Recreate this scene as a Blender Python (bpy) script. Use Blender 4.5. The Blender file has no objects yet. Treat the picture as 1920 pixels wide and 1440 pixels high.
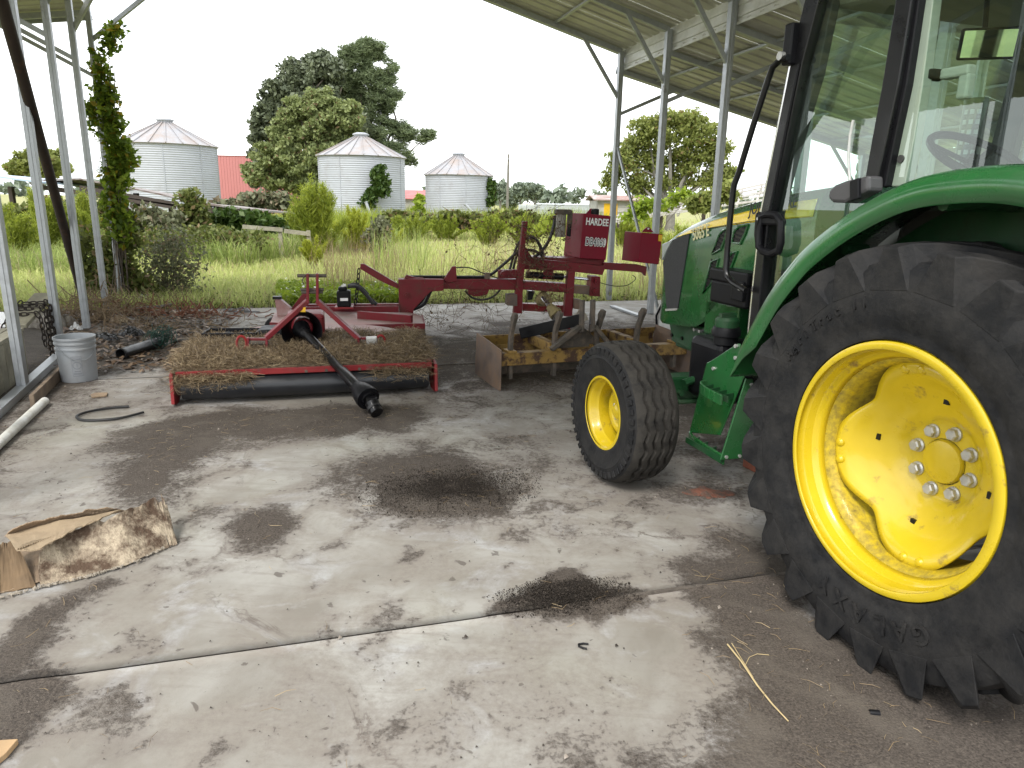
import bpy, bmesh, math, random
import numpy as np
from mathutils import Vector, Matrix
random.seed(7); rng = np.random.default_rng(7)
S = bpy.context.scene
R = math.radians
# ------------------------------------------------------------------ camera, sky, sun, exposure
FPX, PITCH, ROLL, CAMH = 1331.0, R(14.3), R(1.1), 1.5
_f = np.array([0, math.cos(PITCH), -math.sin(PITCH)]); _r = np.array([1.0, 0, 0]); _u = np.cross(_r, _f)
CR = _r * math.cos(ROLL) + _u * math.sin(ROLL); CU = -_r * math.sin(ROLL) + _u * math.cos(ROLL); CF = _f
CC = np.array([0, 0, CAMH])
cd = bpy.data.cameras.new('camera'); cam = bpy.data.objects.new('camera', cd); S.collection.objects.link(cam)
cd.sensor_width = 36; cd.lens = 36 * FPX / 1920; cd.clip_start = .05; cd.clip_end = 3000
cam.matrix_world = Matrix(((CR[0], CU[0], -CF[0], 0), (CR[1], CU[1], -CF[1], 0), (CR[2], CU[2], -CF[2], CAMH), (0, 0, 0, 1)))
S.camera = cam
SUN_EL, SUN_AZ = R(52), R(205)          # azimuth measured clockwise from +Y
w = bpy.data.worlds.new('World'); S.world = w; w.use_nodes = True
nt = w.node_tree; N = nt.nodes; L = nt.links
bg = N['Background']; bg.inputs[1].default_value = .14
sk = N.new('ShaderNodeTexSky'); sk.sky_type = 'NISHITA'; sk.sun_disc = False
sk.sun_elevation = SUN_EL; sk.sun_rotation = SUN_AZ; sk.dust_density = 3; sk.air_density = 1
tc = N.new('ShaderNodeTexCoord'); mp = N.new('ShaderNodeMapping'); mp.inputs['Scale'].default_value = (1.2, 1.2, 5)
nz = N.new('ShaderNodeTexNoise'); nz.inputs['Scale'].default_value = 1.6; nz.inputs['Detail'].default_value = 6; nz.inputs['Roughness'].default_value = .5
cr = N.new('ShaderNodeValToRGB'); cr.color_ramp.elements[0].position = .30; cr.color_ramp.elements[0].color = (3.2, 3.8, 4.4, 1)
cr.color_ramp.elements[1].position = .50; cr.color_ramp.elements[1].color = (8.6, 8.7, 8.7, 1)
mx = N.new('ShaderNodeMixRGB'); mx.inputs[0].default_value = .86
L.new(tc.outputs['Generated'], mp.inputs[0]); L.new(mp.outputs[0], nz.inputs['Vector']); L.new(nz.outputs['Fac'], cr.inputs[0])
L.new(sk.outputs[0], mx.inputs[1]); L.new(cr.outputs[0], mx.inputs[2]); L.new(mx.outputs[0], bg.inputs[0])
sd = bpy.data.lights.new('sun', 'SUN'); sd.energy = 1.5; sd.angle = R(18); sd.color = (1, .97, .92)
sun = bpy.data.objects.new('sun', sd); S.collection.objects.link(sun)
_sv = Vector((math.sin(SUN_AZ) * math.cos(SUN_EL), math.cos(SUN_AZ) * math.cos(SUN_EL), math.sin(SUN_EL)))
sun.rotation_euler = _sv.to_track_quat('Z', 'Y').to_euler()
S.view_settings.view_transform = 'Standard'; S.view_settings.look = 'None'; S.view_settings.gamma = 1
S.view_settings.use_curve_mapping = False; S.view_settings.exposure = 1.15
S.render.engine = 'CYCLES'
S.cycles.max_bounces = 8; S.cycles.transparent_max_bounces = 24; S.cycles.diffuse_bounces = 4
try:
    S.cycles.use_denoising = True; S.cycles.denoiser = 'OPENIMAGEDENOISE'
except Exception: pass
# ------------------------------------------------------------------ picking points in the place
def ray(x, y): return CR * ((x - 960) / FPX) - CU * ((y - 720) / FPX) + CF
def G(x, y, z=0.0):
    d = ray(x, y); return CC + d * ((z - CAMH) / d[2])
def hit(x, y, p0, n):
    d = ray(x, y); return CC + d * (((np.array(p0) - CC) @ np.array(n)) / (d @ np.array(n)))
def at(x, y, Y): return hit(x, y, (0, Y, 0), (0, 1, 0))
def PXv(P):
    d = np.asarray(P, float) - CC; z = d @ CF
    return np.stack([960 + FPX * (d @ CR) / z, 720 - FPX * (d @ CU) / z], -1)
class Frame:                                   # a local frame on the ground: x right, y away, z up
    def __init__(s, ox, oy, deg):
        a = R(deg); s.o = np.array([ox, oy, 0.0]); s.a = a
        s.x = np.array([math.cos(a), math.sin(a), 0]); s.y = np.array([-math.sin(a), math.cos(a), 0])
    def loc(s, w): d = np.asarray(w) - s.o; return np.array([d @ s.x, d @ s.y, d[2]])
    def X(s, px, py, x): return s.loc(hit(px, py, s.o + s.x * x, s.x))
    def Y(s, px, py, y): return s.loc(hit(px, py, s.o + s.y * y, s.y))
    def Z(s, px, py, z): return s.loc(G(px, py, z))
    def PY(s, pts, y): return [(float(q[0]), float(q[2])) for q in (s.Y(a, b, y) for a, b in pts)]
    def PXp(s, pts, x): return [(float(q[1]), float(q[2])) for q in (s.X(a, b, x) for a, b in pts)]
# ------------------------------------------------------------------ objects
def link(o, parent=None):
    S.collection.objects.link(o)
    if parent is not None: o.parent = parent
    return o
def tag(o, label=None, cat=None, group=None, kind=None):
    if label: o['label'] = label
    if cat: o['category'] = cat
    if group: o['group'] = group
    if kind: o['kind'] = kind
    return o
def thing(name, label, cat, loc=(0, 0, 0), rz=0, group=None):
    o = bpy.data.objects.new(name, None); o.empty_display_size = .1; link(o)
    o.location = loc; o.rotation_euler = (0, 0, rz)
    return tag(o, label, cat, group)
def fthing(name, label, cat, fr, group=None): return thing(name, label, cat, tuple(fr.o), fr.a, group)
class MB:
    def __init__(s): s.v = []; s.f = []
    def add(s, vs, fs):
        o = len(s.v); s.v += [tuple(float(c) for c in v) for v in vs]; s.f += [tuple(i + o for i in f) for f in fs]; return s
    def box(s, c, d, rz=0.0, M=None):
        M = M or Matrix.Rotation(rz, 3, 'Z'); vs = []
        for x in (-.5, .5):
            for y in (-.5, .5):
                for z in (-.5, .5): vs.append(Vector(c) + M @ Vector((x * d[0], y * d[1], z * d[2])))
        return s.add(vs, [(0, 1, 3, 2), (4, 6, 7, 5), (0, 4, 5, 1), (2, 3, 7, 6), (0, 2, 6, 4), (1, 5, 7, 3)])
    def bar(s, p, q, w, h, up=(0, 0, 1)):
        p, q = Vector(p), Vector(q); d = q - p; l = d.length; d.normalize(); u = Vector(up)
        if abs(d.dot(u)) > .98: u = Vector((0, 1, 0))
        x = d.cross(u).normalized(); u = x.cross(d)
        M = Matrix((x, d, u)).transposed()
        return s.box((p + q) / 2, (w, l, h), M=M)
    def tube(s, pts, r, n=8, closed=False):
        P = [Vector(p) for p in pts]; m = len(P); rs = r if isinstance(r, (list, tuple)) else [r] * m; vs = []; pn = None
        for i in range(m):
            a = P[i - 1] if (i or closed) else P[i]; b = P[(i + 1) % m] if (i < m - 1 or closed) else P[i]
            d = (b - a).normalized()
            if pn is None: pn = d.orthogonal().normalized()
            pn = (pn - d * d.dot(pn)); pn = pn.normalized() if pn.length > 1e-6 else d.orthogonal().normalized()
            bb = d.cross(pn)
            for k in range(n):
                t = 2 * math.pi * k / n; vs.append(P[i] + (pn * math.cos(t) + bb * math.sin(t)) * rs[i])
        fs = []
        for i in range(m if closed else m - 1):
            j = (i + 1) % m
            for k in range(n): fs.append((i * n + k, i * n + (k + 1) % n, j * n + (k + 1) % n, j * n + k))
        if not closed: fs += [tuple(range(n))[::-1], tuple((m - 1) * n + k for k in range(n))]
        return s.add(vs, fs)
    def lathe(s, prof, n=48, c=(0, 0, 0), axis='x', close=False, cap=True):
        vs = []; m = len(prof)
        for k in range(n):
            t = 2 * math.pi * k / n; ct, st = math.cos(t), math.sin(t)
            for r_, a in prof:
                v = {'x': (a, r_ * ct, r_ * st), 'y': (r_ * ct, a, r_ * st), 'z': (r_ * ct, r_ * st, a)}[axis]
                vs.append((v[0] + c[0], v[1] + c[1], v[2] + c[2]))
        fs = []
        for k in range(n):
            k2 = (k + 1) % n
            for i in range(m if close else m - 1):
                j = (i + 1) % m; fs.append((k * m + i, k2 * m + i, k2 * m + j, k * m + j))
        if not close and cap:
            if prof[0][0] > 1e-6: fs.append(tuple(k * m for k in range(n)))
            if prof[-1][0] > 1e-6: fs.append(tuple(k * m + m - 1 for k in range(n)))
        return s.add(vs, fs)
    def prism(s, poly, ax, a, b):
        def P(u, v, t): return {'x': (t, u, v), 'y': (u, t, v), 'z': (u, v, t)}[ax]
        m = len(poly); vs = [P(u, v, a) for u, v in poly] + [P(u, v, b) for u, v in poly]
        return s.add(vs, [tuple(range(m)), tuple(range(2 * m - 1, m - 1, -1))] + [(i, (i + 1) % m, m + (i + 1) % m, m + i) for i in range(m)])
    def grid(s, P):                               # P[i][j]
        m, n = len(P), len(P[0])
        return s.add([p for r_ in P for p in r_], [(i * n + j, i * n + j + 1, (i + 1) * n + j + 1, (i + 1) * n + j) for i in range(m - 1) for j in range(n - 1)])
    def hexa(s, p):                               # 8 corners: 4 bottom, 4 top
        return s.add(p, [(0, 1, 2, 3), (7, 6, 5, 4), (0, 4, 5, 1), (1, 5, 6, 2), (2, 6, 7, 3), (3, 7, 4, 0)])
    def o(s, name, m, parent=None, bevel=0.0, smooth=False, solid=0.0, seg=2, ang=35):
        me = bpy.data.meshes.new(name); me.from_pydata(s.v, [], s.f)
        bm = bmesh.new(); bm.from_mesh(me); bmesh.ops.remove_doubles(bm, verts=bm.verts, dist=1e-6) if smooth else None
        bmesh.ops.recalc_face_normals(bm, faces=bm.faces); bm.to_mesh(me); bm.free()
        if smooth:
            me.shade_smooth()
            me.set_sharp_from_angle(angle=R(ang))
        me.materials.append(m)
        ob = link(bpy.data.objects.new(name, me), parent)
        if solid:
            q = ob.modifiers.new('solid', 'SOLIDIFY'); q.thickness = solid; q.offset = 0
        if bevel:
            q = ob.modifiers.new('bevel', 'BEVEL'); q.width = bevel; q.segments = seg; q.limit_method = 'ANGLE'; q.angle_limit = R(40); q.harden_normals = False
        return ob
def np_obj(name, V, Q, m, parent=None, smooth=False):
    me = bpy.data.meshes.new(name); V = np.ascontiguousarray(V, np.float32); Q = np.ascontiguousarray(Q, np.int32); k = Q.shape[1]
    me.vertices.add(len(V)); me.vertices.foreach_set('co', V.ravel())
    me.loops.add(Q.size); me.loops.foreach_set('vertex_index', Q.ravel())
    me.polygons.add(len(Q)); me.polygons.foreach_set('loop_start', np.arange(len(Q), dtype=np.int32) * k)
    me.polygons.foreach_set('loop_total', np.full(len(Q), k, np.int32))
    if smooth: me.polygons.foreach_set('use_smooth', np.ones(len(Q), bool))
    me.update(calc_edges=True); me.materials.append(m)
    return link(bpy.data.objects.new(name, me), parent)
def copy_tree(o, parent=None):
    c = o.copy(); link(c, parent)
    for ch in list(o.children): copy_tree(ch, c)
    return c
def text(string, size, m, parent, origin, ex, ez, name='lettering', depth=.002, shear=0, bold=0.0, space=1.0, sx=1.0):
    cu = bpy.data.curves.new('t', 'FONT'); cu.body = string; cu.size = size; cu.extrude = depth; cu.shear = shear; cu.offset = bold; cu.space_character = space
    cu.resolution_u = 3
    ob = bpy.data.objects.new('t', cu); S.collection.objects.link(ob)
    bpy.context.view_layer.update()
    me = bpy.data.meshes.new_from_object(ob); bpy.data.objects.remove(ob)
    ex = Vector(ex).normalized(); ez = Vector(ez); ez = (ez - ex * ez.dot(ex)).normalized(); nn = ex.cross(ez)
    M = Matrix(((ex[0] * sx, ez[0], nn[0], origin[0]), (ex[1] * sx, ez[1], nn[1], origin[1]), (ex[2] * sx, ez[2], nn[2], origin[2]), (0, 0, 0, 1)))
    me.transform(M); me.materials.clear(); me.materials.append(m); me.name = name
    return link(bpy.data.objects.new(name, me), parent)
# ------------------------------------------------------------------ materials
MATS = {}
def base_mat(name):
    m = bpy.data.materials.new(name); m.use_nodes = True; MATS[name] = m
    return m, m.node_tree.nodes, m.node_tree.links, m.node_tree.nodes['Principled BSDF']
def noise(N, L, scale, detail=5, rough=.6, vec=None, dist=0):
    n = N.new('ShaderNodeTexNoise'); n.inputs['Scale'].default_value = scale; n.inputs['Detail'].default_value = detail
    n.inputs['Roughness'].default_value = rough; n.inputs['Distortion'].default_value = dist
    if vec is None:
        g = N.new('ShaderNodeNewGeometry'); vec = g.outputs['Position']
    L.new(vec, n.inputs['Vector']); return n
def ramp(N, L, fac, p0, p1, c0=(0, 0, 0, 1), c1=(1, 1, 1, 1)):
    r = N.new('ShaderNodeValToRGB'); e = r.color_ramp.elements; e[0].position = p0; e[1].position = p1; e[0].color = c0; e[1].color = c1
    L.new(fac, r.inputs[0]); return r
def mix(N, L, fac, a, b, mode='MIX'):
    m = N.new('ShaderNodeMixRGB'); m.blend_type = mode
    for i, v in ((0, fac), (1, a), (2, b)):
        if isinstance(v, (int, float)): m.inputs[i].default_value = v
        elif isinstance(v, tuple): m.inputs[i].default_value = v if len(v) == 4 else (*v, 1)
        else: L.new(v, m.inputs[i])
    return m.outputs[0]
def c4(c): return (c[0], c[1], c[2], 1)
def surf(name, col, rough=.5, metal=0.0, var=.18, scale=5.0, dirt=None, damt=.5, dscale=9.0, bump=.0, bscale=60.0, rvar=.12, coat=0.0, spec=.5, dthr=.08):
    """solid material: colour mottled a little, optional grime/rust patches with ragged edges, fine relief"""
    m, N, L, b = base_mat(name)
    n1 = noise(N, L, scale, 6, .65)
    lo = tuple(c * (1 - var) for c in col); hi = tuple(min(1, c * (1 + var)) for c in col)
    c = ramp(N, L, n1.outputs['Fac'], .3, .7, c4(lo), c4(hi)).outputs[0]
    rr = ramp(N, L, n1.outputs['Fac'], .3, .7, (max(0, rough - rvar),) * 3 + (1,), (min(1, rough + rvar),) * 3 + (1,)).outputs[0]
    if dirt is not None:
        n2 = noise(N, L, dscale, 8, .7)
        k = ramp(N, L, n2.outputs['Fac'], 1 - damt - dthr + .0, 1 - damt + dthr)
        c = mix(N, L, k.outputs[0], c, c4(dirt)); rr = mix(N, L, k.outputs[0], rr, (.85, .85, .85))
        if metal:
            mm = ramp(N, L, n2.outputs['Fac'], 1 - damt - dthr, 1 - damt + dthr, (metal,) * 3 + (1,), (0, 0, 0, 1)); L.new(mm.outputs[0], b.inputs['Metallic'])
    L.new(c, b.inputs['Base Color']); L.new(rr, b.inputs['Roughness'])
    if not (dirt is not None and metal): b.inputs['Metallic'].default_value = metal
    b.inputs['Coat Weight'].default_value = coat; b.inputs['Coat Roughness'].default_value = .06; b.inputs['Specular IOR Level'].default_value = spec
    if bump:
        nb = noise(N, L, bscale, 4, .6); bp = N.new('ShaderNodeBump'); bp.inputs['Strength'].default_value = bump; bp.inputs['Distance'].default_value = .01
        L.new(nb.outputs['Fac'], bp.inputs['Height']); L.new(bp.outputs[0], b.inputs['Normal'])
    return m
def leaf_mat(name, c0, c1, c2=None, trans=.35, pscale=.6, dry=None, dryamt=.0, rough=.5):
    """foliage: every leaf its own shade, larger patches drift between two hues"""
    m, N, L, b = base_mat(name)
    g = N.new('ShaderNodeNewGeometry')
    n = noise(N, L, pscale, 3, .6)
    k = N.new('ShaderNodeMath'); k.operation = 'MULTIPLY_ADD'; k.inputs[1].default_value = .65
    L.new(g.outputs['Random Per Island'], k.inputs[0])
    kk = N.new('ShaderNodeMath'); kk.operation = 'MULTIPLY'; kk.inputs[1].default_value = .45; L.new(n.outputs['Fac'], kk.inputs[0]); L.new(kk.outputs[0], k.inputs[2])
    r = ramp(N, L, k.outputs[0], .12, .88, c4(c0), c4(c1))
    if c2: e = r.color_ramp.elements.new(.7); e.color = c4(c2)
    c = r.outputs[0]
    if dry:
        w_ = N.new('ShaderNodeMath'); w_.operation = 'MULTIPLY'; w_.inputs[1].default_value = 7.31; L.new(g.outputs['Random Per Island'], w_.inputs[0])
        f_ = N.new('ShaderNodeMath'); f_.operation = 'FRACT'; L.new(w_.outputs[0], f_.inputs[0])
        s_ = N.new('ShaderNodeMath'); s_.operation = 'LESS_THAN'; s_.inputs[1].default_value = dryamt; L.new(f_.outputs[0], s_.inputs[0])
        c = mix(N, L, s_.outputs[0], c, c4(dry))
    L.new(c, b.inputs['Base Color']); b.inputs['Roughness'].default_value = rough; b.inputs['Specular IOR Level'].default_value = .3
    t = N.new('ShaderNodeBsdfTranslucent'); L.new(c, t.inputs[0])
    ms = N.new('ShaderNodeMixShader'); ms.inputs[0].default_value = trans
    L.new(b.outputs[0], ms.inputs[1]); L.new(t.outputs[0], ms.inputs[2]); L.new(ms.outputs[0], N['Material Output'].inputs[0])
    return m
def glass_mat(name, tint, ior=1.5, haze=0.0):
    m, N, L, b = base_mat(name)
    t = N.new('ShaderNodeBsdfTransparent'); t.inputs[0].default_value = c4(tint)
    gl = N.new('ShaderNodeBsdfGlossy'); gl.inputs['Roughness'].default_value = .01; gl.inputs[0].default_value = (.92, 1, .97, 1)
    fr = N.new('ShaderNodeFresnel'); fr.inputs[0].default_value = ior
    mu = N.new('ShaderNodeMath'); mu.operation = 'MULTIPLY_ADD'; mu.inputs[1].default_value = 2.4; mu.inputs[2].default_value = haze; mu.use_clamp = True
    L.new(fr.outputs[0], mu.inputs[0])
    gb = N.new('ShaderNodeNewGeometry'); ib = N.new('ShaderNodeMath'); ib.operation = 'SUBTRACT'; ib.inputs[0].default_value = 1; L.new(gb.outputs['Backfacing'], ib.inputs[1])
    mf = N.new('ShaderNodeMath'); mf.operation = 'MULTIPLY'; L.new(mu.outputs[0], mf.inputs[0]); L.new(ib.outputs[0], mf.inputs[1])
    ms = N.new('ShaderNodeMixShader'); L.new(mf.outputs[0], ms.inputs[0]); L.new(t.outputs[0], ms.inputs[1]); L.new(gl.outputs[0], ms.inputs[2])
    L.new(ms.outputs[0], N['Material Output'].inputs[0]); return m
galv = surf('galvanised steel', (.36, .38, .40), .42, .55, .14, 14, dirt=(.13, .11, .09), damt=.3, dscale=5, bump=.05, bscale=30)
galv_lt = surf('bin steel', (.34, .355, .385), .6, .1, .08, 1.2, dirt=(.27, .265, .265), damt=.33, dscale=.9, dthr=.15)
binroof = surf('bin roof steel', (.31, .31, .325), .5, .3, .1, 1.5, dirt=(.27, .19, .14), damt=.38, dscale=1.1, dthr=.2)
roofsheet = surf('ivory roof sheet', (.50, .495, .425), .45, 0, .1, 2, dirt=(.42, .415, .36), damt=.36, dscale=2.5, dthr=.2)
whitesheet = surf('white trim sheet', (.62, .63, .62), .35, .1, .06, 2, dirt=(.4, .39, .36), damt=.36, dscale=3, dthr=.2)
jdgreen = surf('green paint', (.015, .100, .026), .22, 0, .10, 3, dirt=(.028, .055, .028), damt=.30, dscale=4, dthr=.25, coat=.6)
jddark = surf('green casting', (.011, .058, .020), .42, 0, .15, 8, dirt=(.032, .040, .025), damt=.36, dscale=8, dthr=.15)
jdyellow = surf('yellow paint', (.56, .41, .012), .30, 0, .06, 5, dirt=(.20, .125, .03), damt=.36, dscale=9, dthr=.05, coat=.4)
blackpl = surf('black plastic', (.006, .006, .0075), .45, 0, .2, 10, bump=.05, bscale=200, spec=.2)
jdgrimy = surf('grimed yellow paint', (.56, .41, .012), .35, 0, .08, 5, dirt=(.10, .07, .022), damt=.44, dscale=40, dthr=.22, coat=.1)
blackpt = surf('black paint', (.006, .006, .007), .35, 0, .15, 10, coat=.1, spec=.3)
rubber = surf('tyre rubber', (.0088, .0092, .0104), .62, 0, .25, 7, dirt=(.034, .032, .030), damt=.42, dscale=10, dthr=.2, bump=.3, bscale=45, spec=.22)
treadrub = surf('worn tread rubber', (.036, .033, .029), .85, 0, .25, 20, dirt=(.013, .0125, .0125), damt=.40, dscale=9, dthr=.1, bump=.25, bscale=80, spec=.2)
red = surf('red paint', (.165, .016, .022), .42, 0, .16, 4, dirt=(.10, .045, .035), damt=.36, dscale=7, dthr=.16, bump=.03, bscale=60, spec=.25)
redtank = surf('clean red paint', (.19, .006, .021), .45, 0, .08, 4, spec=.2)
redbright = surf('bright red paint', (.22, .012, .014), .42, 0, .15, 6, dirt=(.10, .06, .05), damt=.36, dscale=10)
rustpl = surf('rusty plate', (.15, .115, .095), .75, .2, .3, 7, dirt=(.20, .13, .085), damt=.48, dscale=5, dthr=.12, bump=.15, bscale=40)
rustyel = surf('rusted yellow paint', (.24, .145, .034), .6, 0, .25, 6, dirt=(.062, .032, .02), damt=.47, dscale=9, dthr=.05, bump=.1, bscale=40)
oldiron = surf('brown old iron', (.085, .072, .058), .8, .1, .3, 12, dirt=(.13, .10, .075), damt=.45, dscale=12, bump=.2, bscale=50)
rustpole = surf('dark rusted pipe', (.030, .020, .016), .8, 0, .4, 8, dirt=(.075, .038, .022), damt=.36, dscale=9, bump=.2)
steel = surf('zinc bolt', (.50, .50, .48), .4, .6, .15, 30)
chrome = surf('bright rod', (.6, .6, .62), .2, .9, .05, 10)
hose = surf('hydraulic hose', (.014, .014, .015), .5, 0, .2, 30)
beige = surf('cab trim grey', (.36, .37, .32), .6, 0, .06, 5)
darkint = surf('cab interior grey', (.045, .045, .043), .75, 0, .15, 5)
ptoyel = surf('old yellow shield', (.32, .26, .12), .55, 0, .25, 18, dirt=(.10, .08, .06), damt=.4, dscale=16)
stickyel = surf('yellow sticker', (.72, .42, .01), .45)
white = surf('white decal', (.78, .78, .78), .5, 0, .03)
decalyel = surf('yellow decal', (.80, .58, .02), .3, 0, .04, coat=.4)
decalgold = surf('gold lettering', (.62, .60, .34), .3, 0, .04)
blackd = surf('black decal', (.01, .01, .012), .4)
wood = surf('weathered board', (.27, .255, .19), .85, 0, .3, 9, dirt=(.16, .145, .105), damt=.42, dscale=6, dthr=.2, bump=.3, bscale=30)
woodbrown = surf('brown board', (.20, .15, .105), .85, 0, .3, 9, dirt=(.09, .07, .055), damt=.4, dscale=6, dthr=.2, bump=.3, bscale=30)
glass = glass_mat('cab glass', (.88, .955, .92))
grey_pl = surf('grey bucket plastic', (.30, .32, .34), .5, 0, .05, 6, dirt=(.24, .235, .225), damt=.36, dscale=5, dthr=.2)
grey_dk = surf('grey bucket emblem', (.21, .22, .24), .55)
pvc = surf('white pvc', (.62, .62, .58), .4, 0, .06, 6, dirt=(.42, .39, .33), damt=.4, dscale=8, dthr=.2)
chainm = surf('rusty chain', (.035, .028, .024), .7, .3, .3, 30)
# ------------------------------------------------------------------ ground, slab, soil
def fbm(x, y, sc, seed=0, octv=4):
    """cheap value noise"""
    r_ = np.random.default_rng(seed); T = r_.random((64, 64)); out = np.zeros_like(x); a = 1.0; tot = 0
    for o_ in range(octv):
        u = x * sc * 2 ** o_ + 17.3 * o_; v = y * sc * 2 ** o_ + 5.1 * o_
        i = np.floor(u).astype(int); j = np.floor(v).astype(int); fu = u - i; fv = v - j; fu = fu * fu * (3 - 2 * fu); fv = fv * fv * (3 - 2 * fv)
        g = lambda p, q: T[p % 64, q % 64]
        out += a * ((g(i, j) * (1 - fu) + g(i + 1, j) * fu) * (1 - fv) + (g(i, j + 1) * (1 - fu) + g(i + 1, j + 1) * fu) * fv); tot += a; a *= .5
    return out / tot
def sdist(px, py, poly):
    """signed distance (+ inside) of points to a polygon"""
    P = np.array(poly); d = np.full(px.shape, 1e9); ins = np.zeros(px.shape, bool)
    for k in range(len(P)):
        a, b = P[k], P[(k + 1) % len(P)]; e = b - a; t = np.clip(((px - a[0]) * e[0] + (py - a[1]) * e[1]) / (e @ e + 1e-12), 0, 1)
        d = np.minimum(d, np.hypot(px - a[0] - t * e[0], py - a[1] - t * e[1]))
        c = ((a[1] > py) != (b[1] > py)) & (px < (b[0] - a[0]) * (py - a[1]) / (b[1] - a[1] + 1e-12) + a[0]); ins ^= c
    return np.where(ins, d, -d)
SOIL = [  # outlines of the soil patches traced on the floor, softness in metres, strength
    ([(215, 890), (245, 815), (330, 790), (420, 768), (520, 772), (640, 758), (800, 768), (815, 795), (700, 812), (560, 812), (430, 822), (395, 838), (375, 870), (330, 905), (300, 945), (235, 925)], .13, 1.12),
    ([(430, 990), (445, 960), (530, 952), (560, 985), (535, 1020), (460, 1025)], .06, 1.3),
    ([(340, 952), (380, 945), (460, 962), (440, 985), (370, 965)], .08, .8),
    ([(600, 895), (690, 862), (790, 835), (870, 850), (915, 885), (965, 925), (945, 968), (830, 975), (760, 955), (735, 925), (620, 912)], .15, 1.0),
    ([(740, 900), (800, 880), (900, 885), (955, 930), (930, 965), (800, 968), (750, 935)], .08, 1.5),
    ([(875, 835), (960, 825), (1040, 840), (1060, 870), (985, 900), (900, 870)], .25, .62),
    ([(945, 1148), (960, 1128), (985, 1118), (990, 1082), (1060, 1074), (1105, 1095), (1125, 1108), (1195, 1116), (1150, 1140), (1085, 1162), (1020, 1146)], .02, 1.6),
    ([(1290, 1062), (1345, 1050), (1400, 1042), (1385, 1005), (1450, 1025), (1520, 1130), (1700, 1260), (2100, 1400), (2100, 1600), (1200, 1600), (1230, 1425), (1300, 1425), (1372, 1375), (1352, 1340), (1382, 1295), (1372, 1250), (1325, 1215), (1310, 1190), (1370, 1178), (1300, 1110)], .07, 1.28),
    ([(185, 1085), (130, 1108), (80, 1150), (0, 1230), (-200, 1330), (-200, 1700), (0, 1420), (45, 1385), (20, 1345), (90, 1295), (60, 1262), (0, 1290), (60, 1240), (125, 1195), (95, 1180), (130, 1140)], .05, 1.35),
    ([(640, 640), (830, 620), (900, 598), (1250, 598), (1450, 690), (1500, 900), (1440, 905), (1330, 880), (1260, 905), (1230, 860), (1080, 745), (960, 745), (880, 770), (830, 740), (640, 690)], .45, .72),
    ([(1260, 930), (1300, 905), (1370, 900), (1420, 930), (1390, 948), (1300, 950)], .15, .8),
    ([(-300, 1000), (-20, 790), (120, 690), (230, 590), (330, 575), (430, 590), (420, 640), (330, 690), (215, 700), (130, 752), (60, 800), (-20, 880), (-200, 1020)], .30, .85),
    ([(640, 1290), (830, 1275), (880, 1330), (830, 1400), (790, 1340), (740, 1350)], .25, .42),
    ([(860, 1395), (1010, 1370), (1180, 1380), (1230, 1440), (900, 1460)], .3, .55),
    ([(990, 990), (1130, 975), (1160, 1000), (1060, 1005)], .08, .55),
    ([(330, 690), (420, 690), (470, 770), (300, 780), (250, 730)], .25, .5),
]
SOILW = [([tuple(G(a, b)[:2]) for a, b in poly], sf, st) for poly, sf, st in SOIL]
def soil_at(x, y):
    s = np.zeros(x.shape)
    wx = x + (fbm(x, y, 2.2, 11) - .5) * .34; wy = y + (fbm(x, y, 2.2, 12) - .5) * .34
    for poly, sf, st in SOILW:
        dd = sdist(wx, wy, poly); s = np.maximum(s, np.clip(.5 + dd / (2 * (sf * 1.7 + .04)), 0, 1) * st)
    a_ = R(21); dl = (x + 3.72) * math.cos(a_) + (y - 5.34) * math.sin(a_)
    s = np.maximum(s, np.clip((-.02 - dl) * 6, 0, 1) * 1.1)
    # loose specks everywhere, denser in clouds
    sp = fbm(x, y, 9, 5, 3) * .6 + fbm(x, y, 1.1, 6, 3) * .4
    s = np.maximum(s, np.clip((sp - .575) * 6, 0, .40))
    return s
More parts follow.
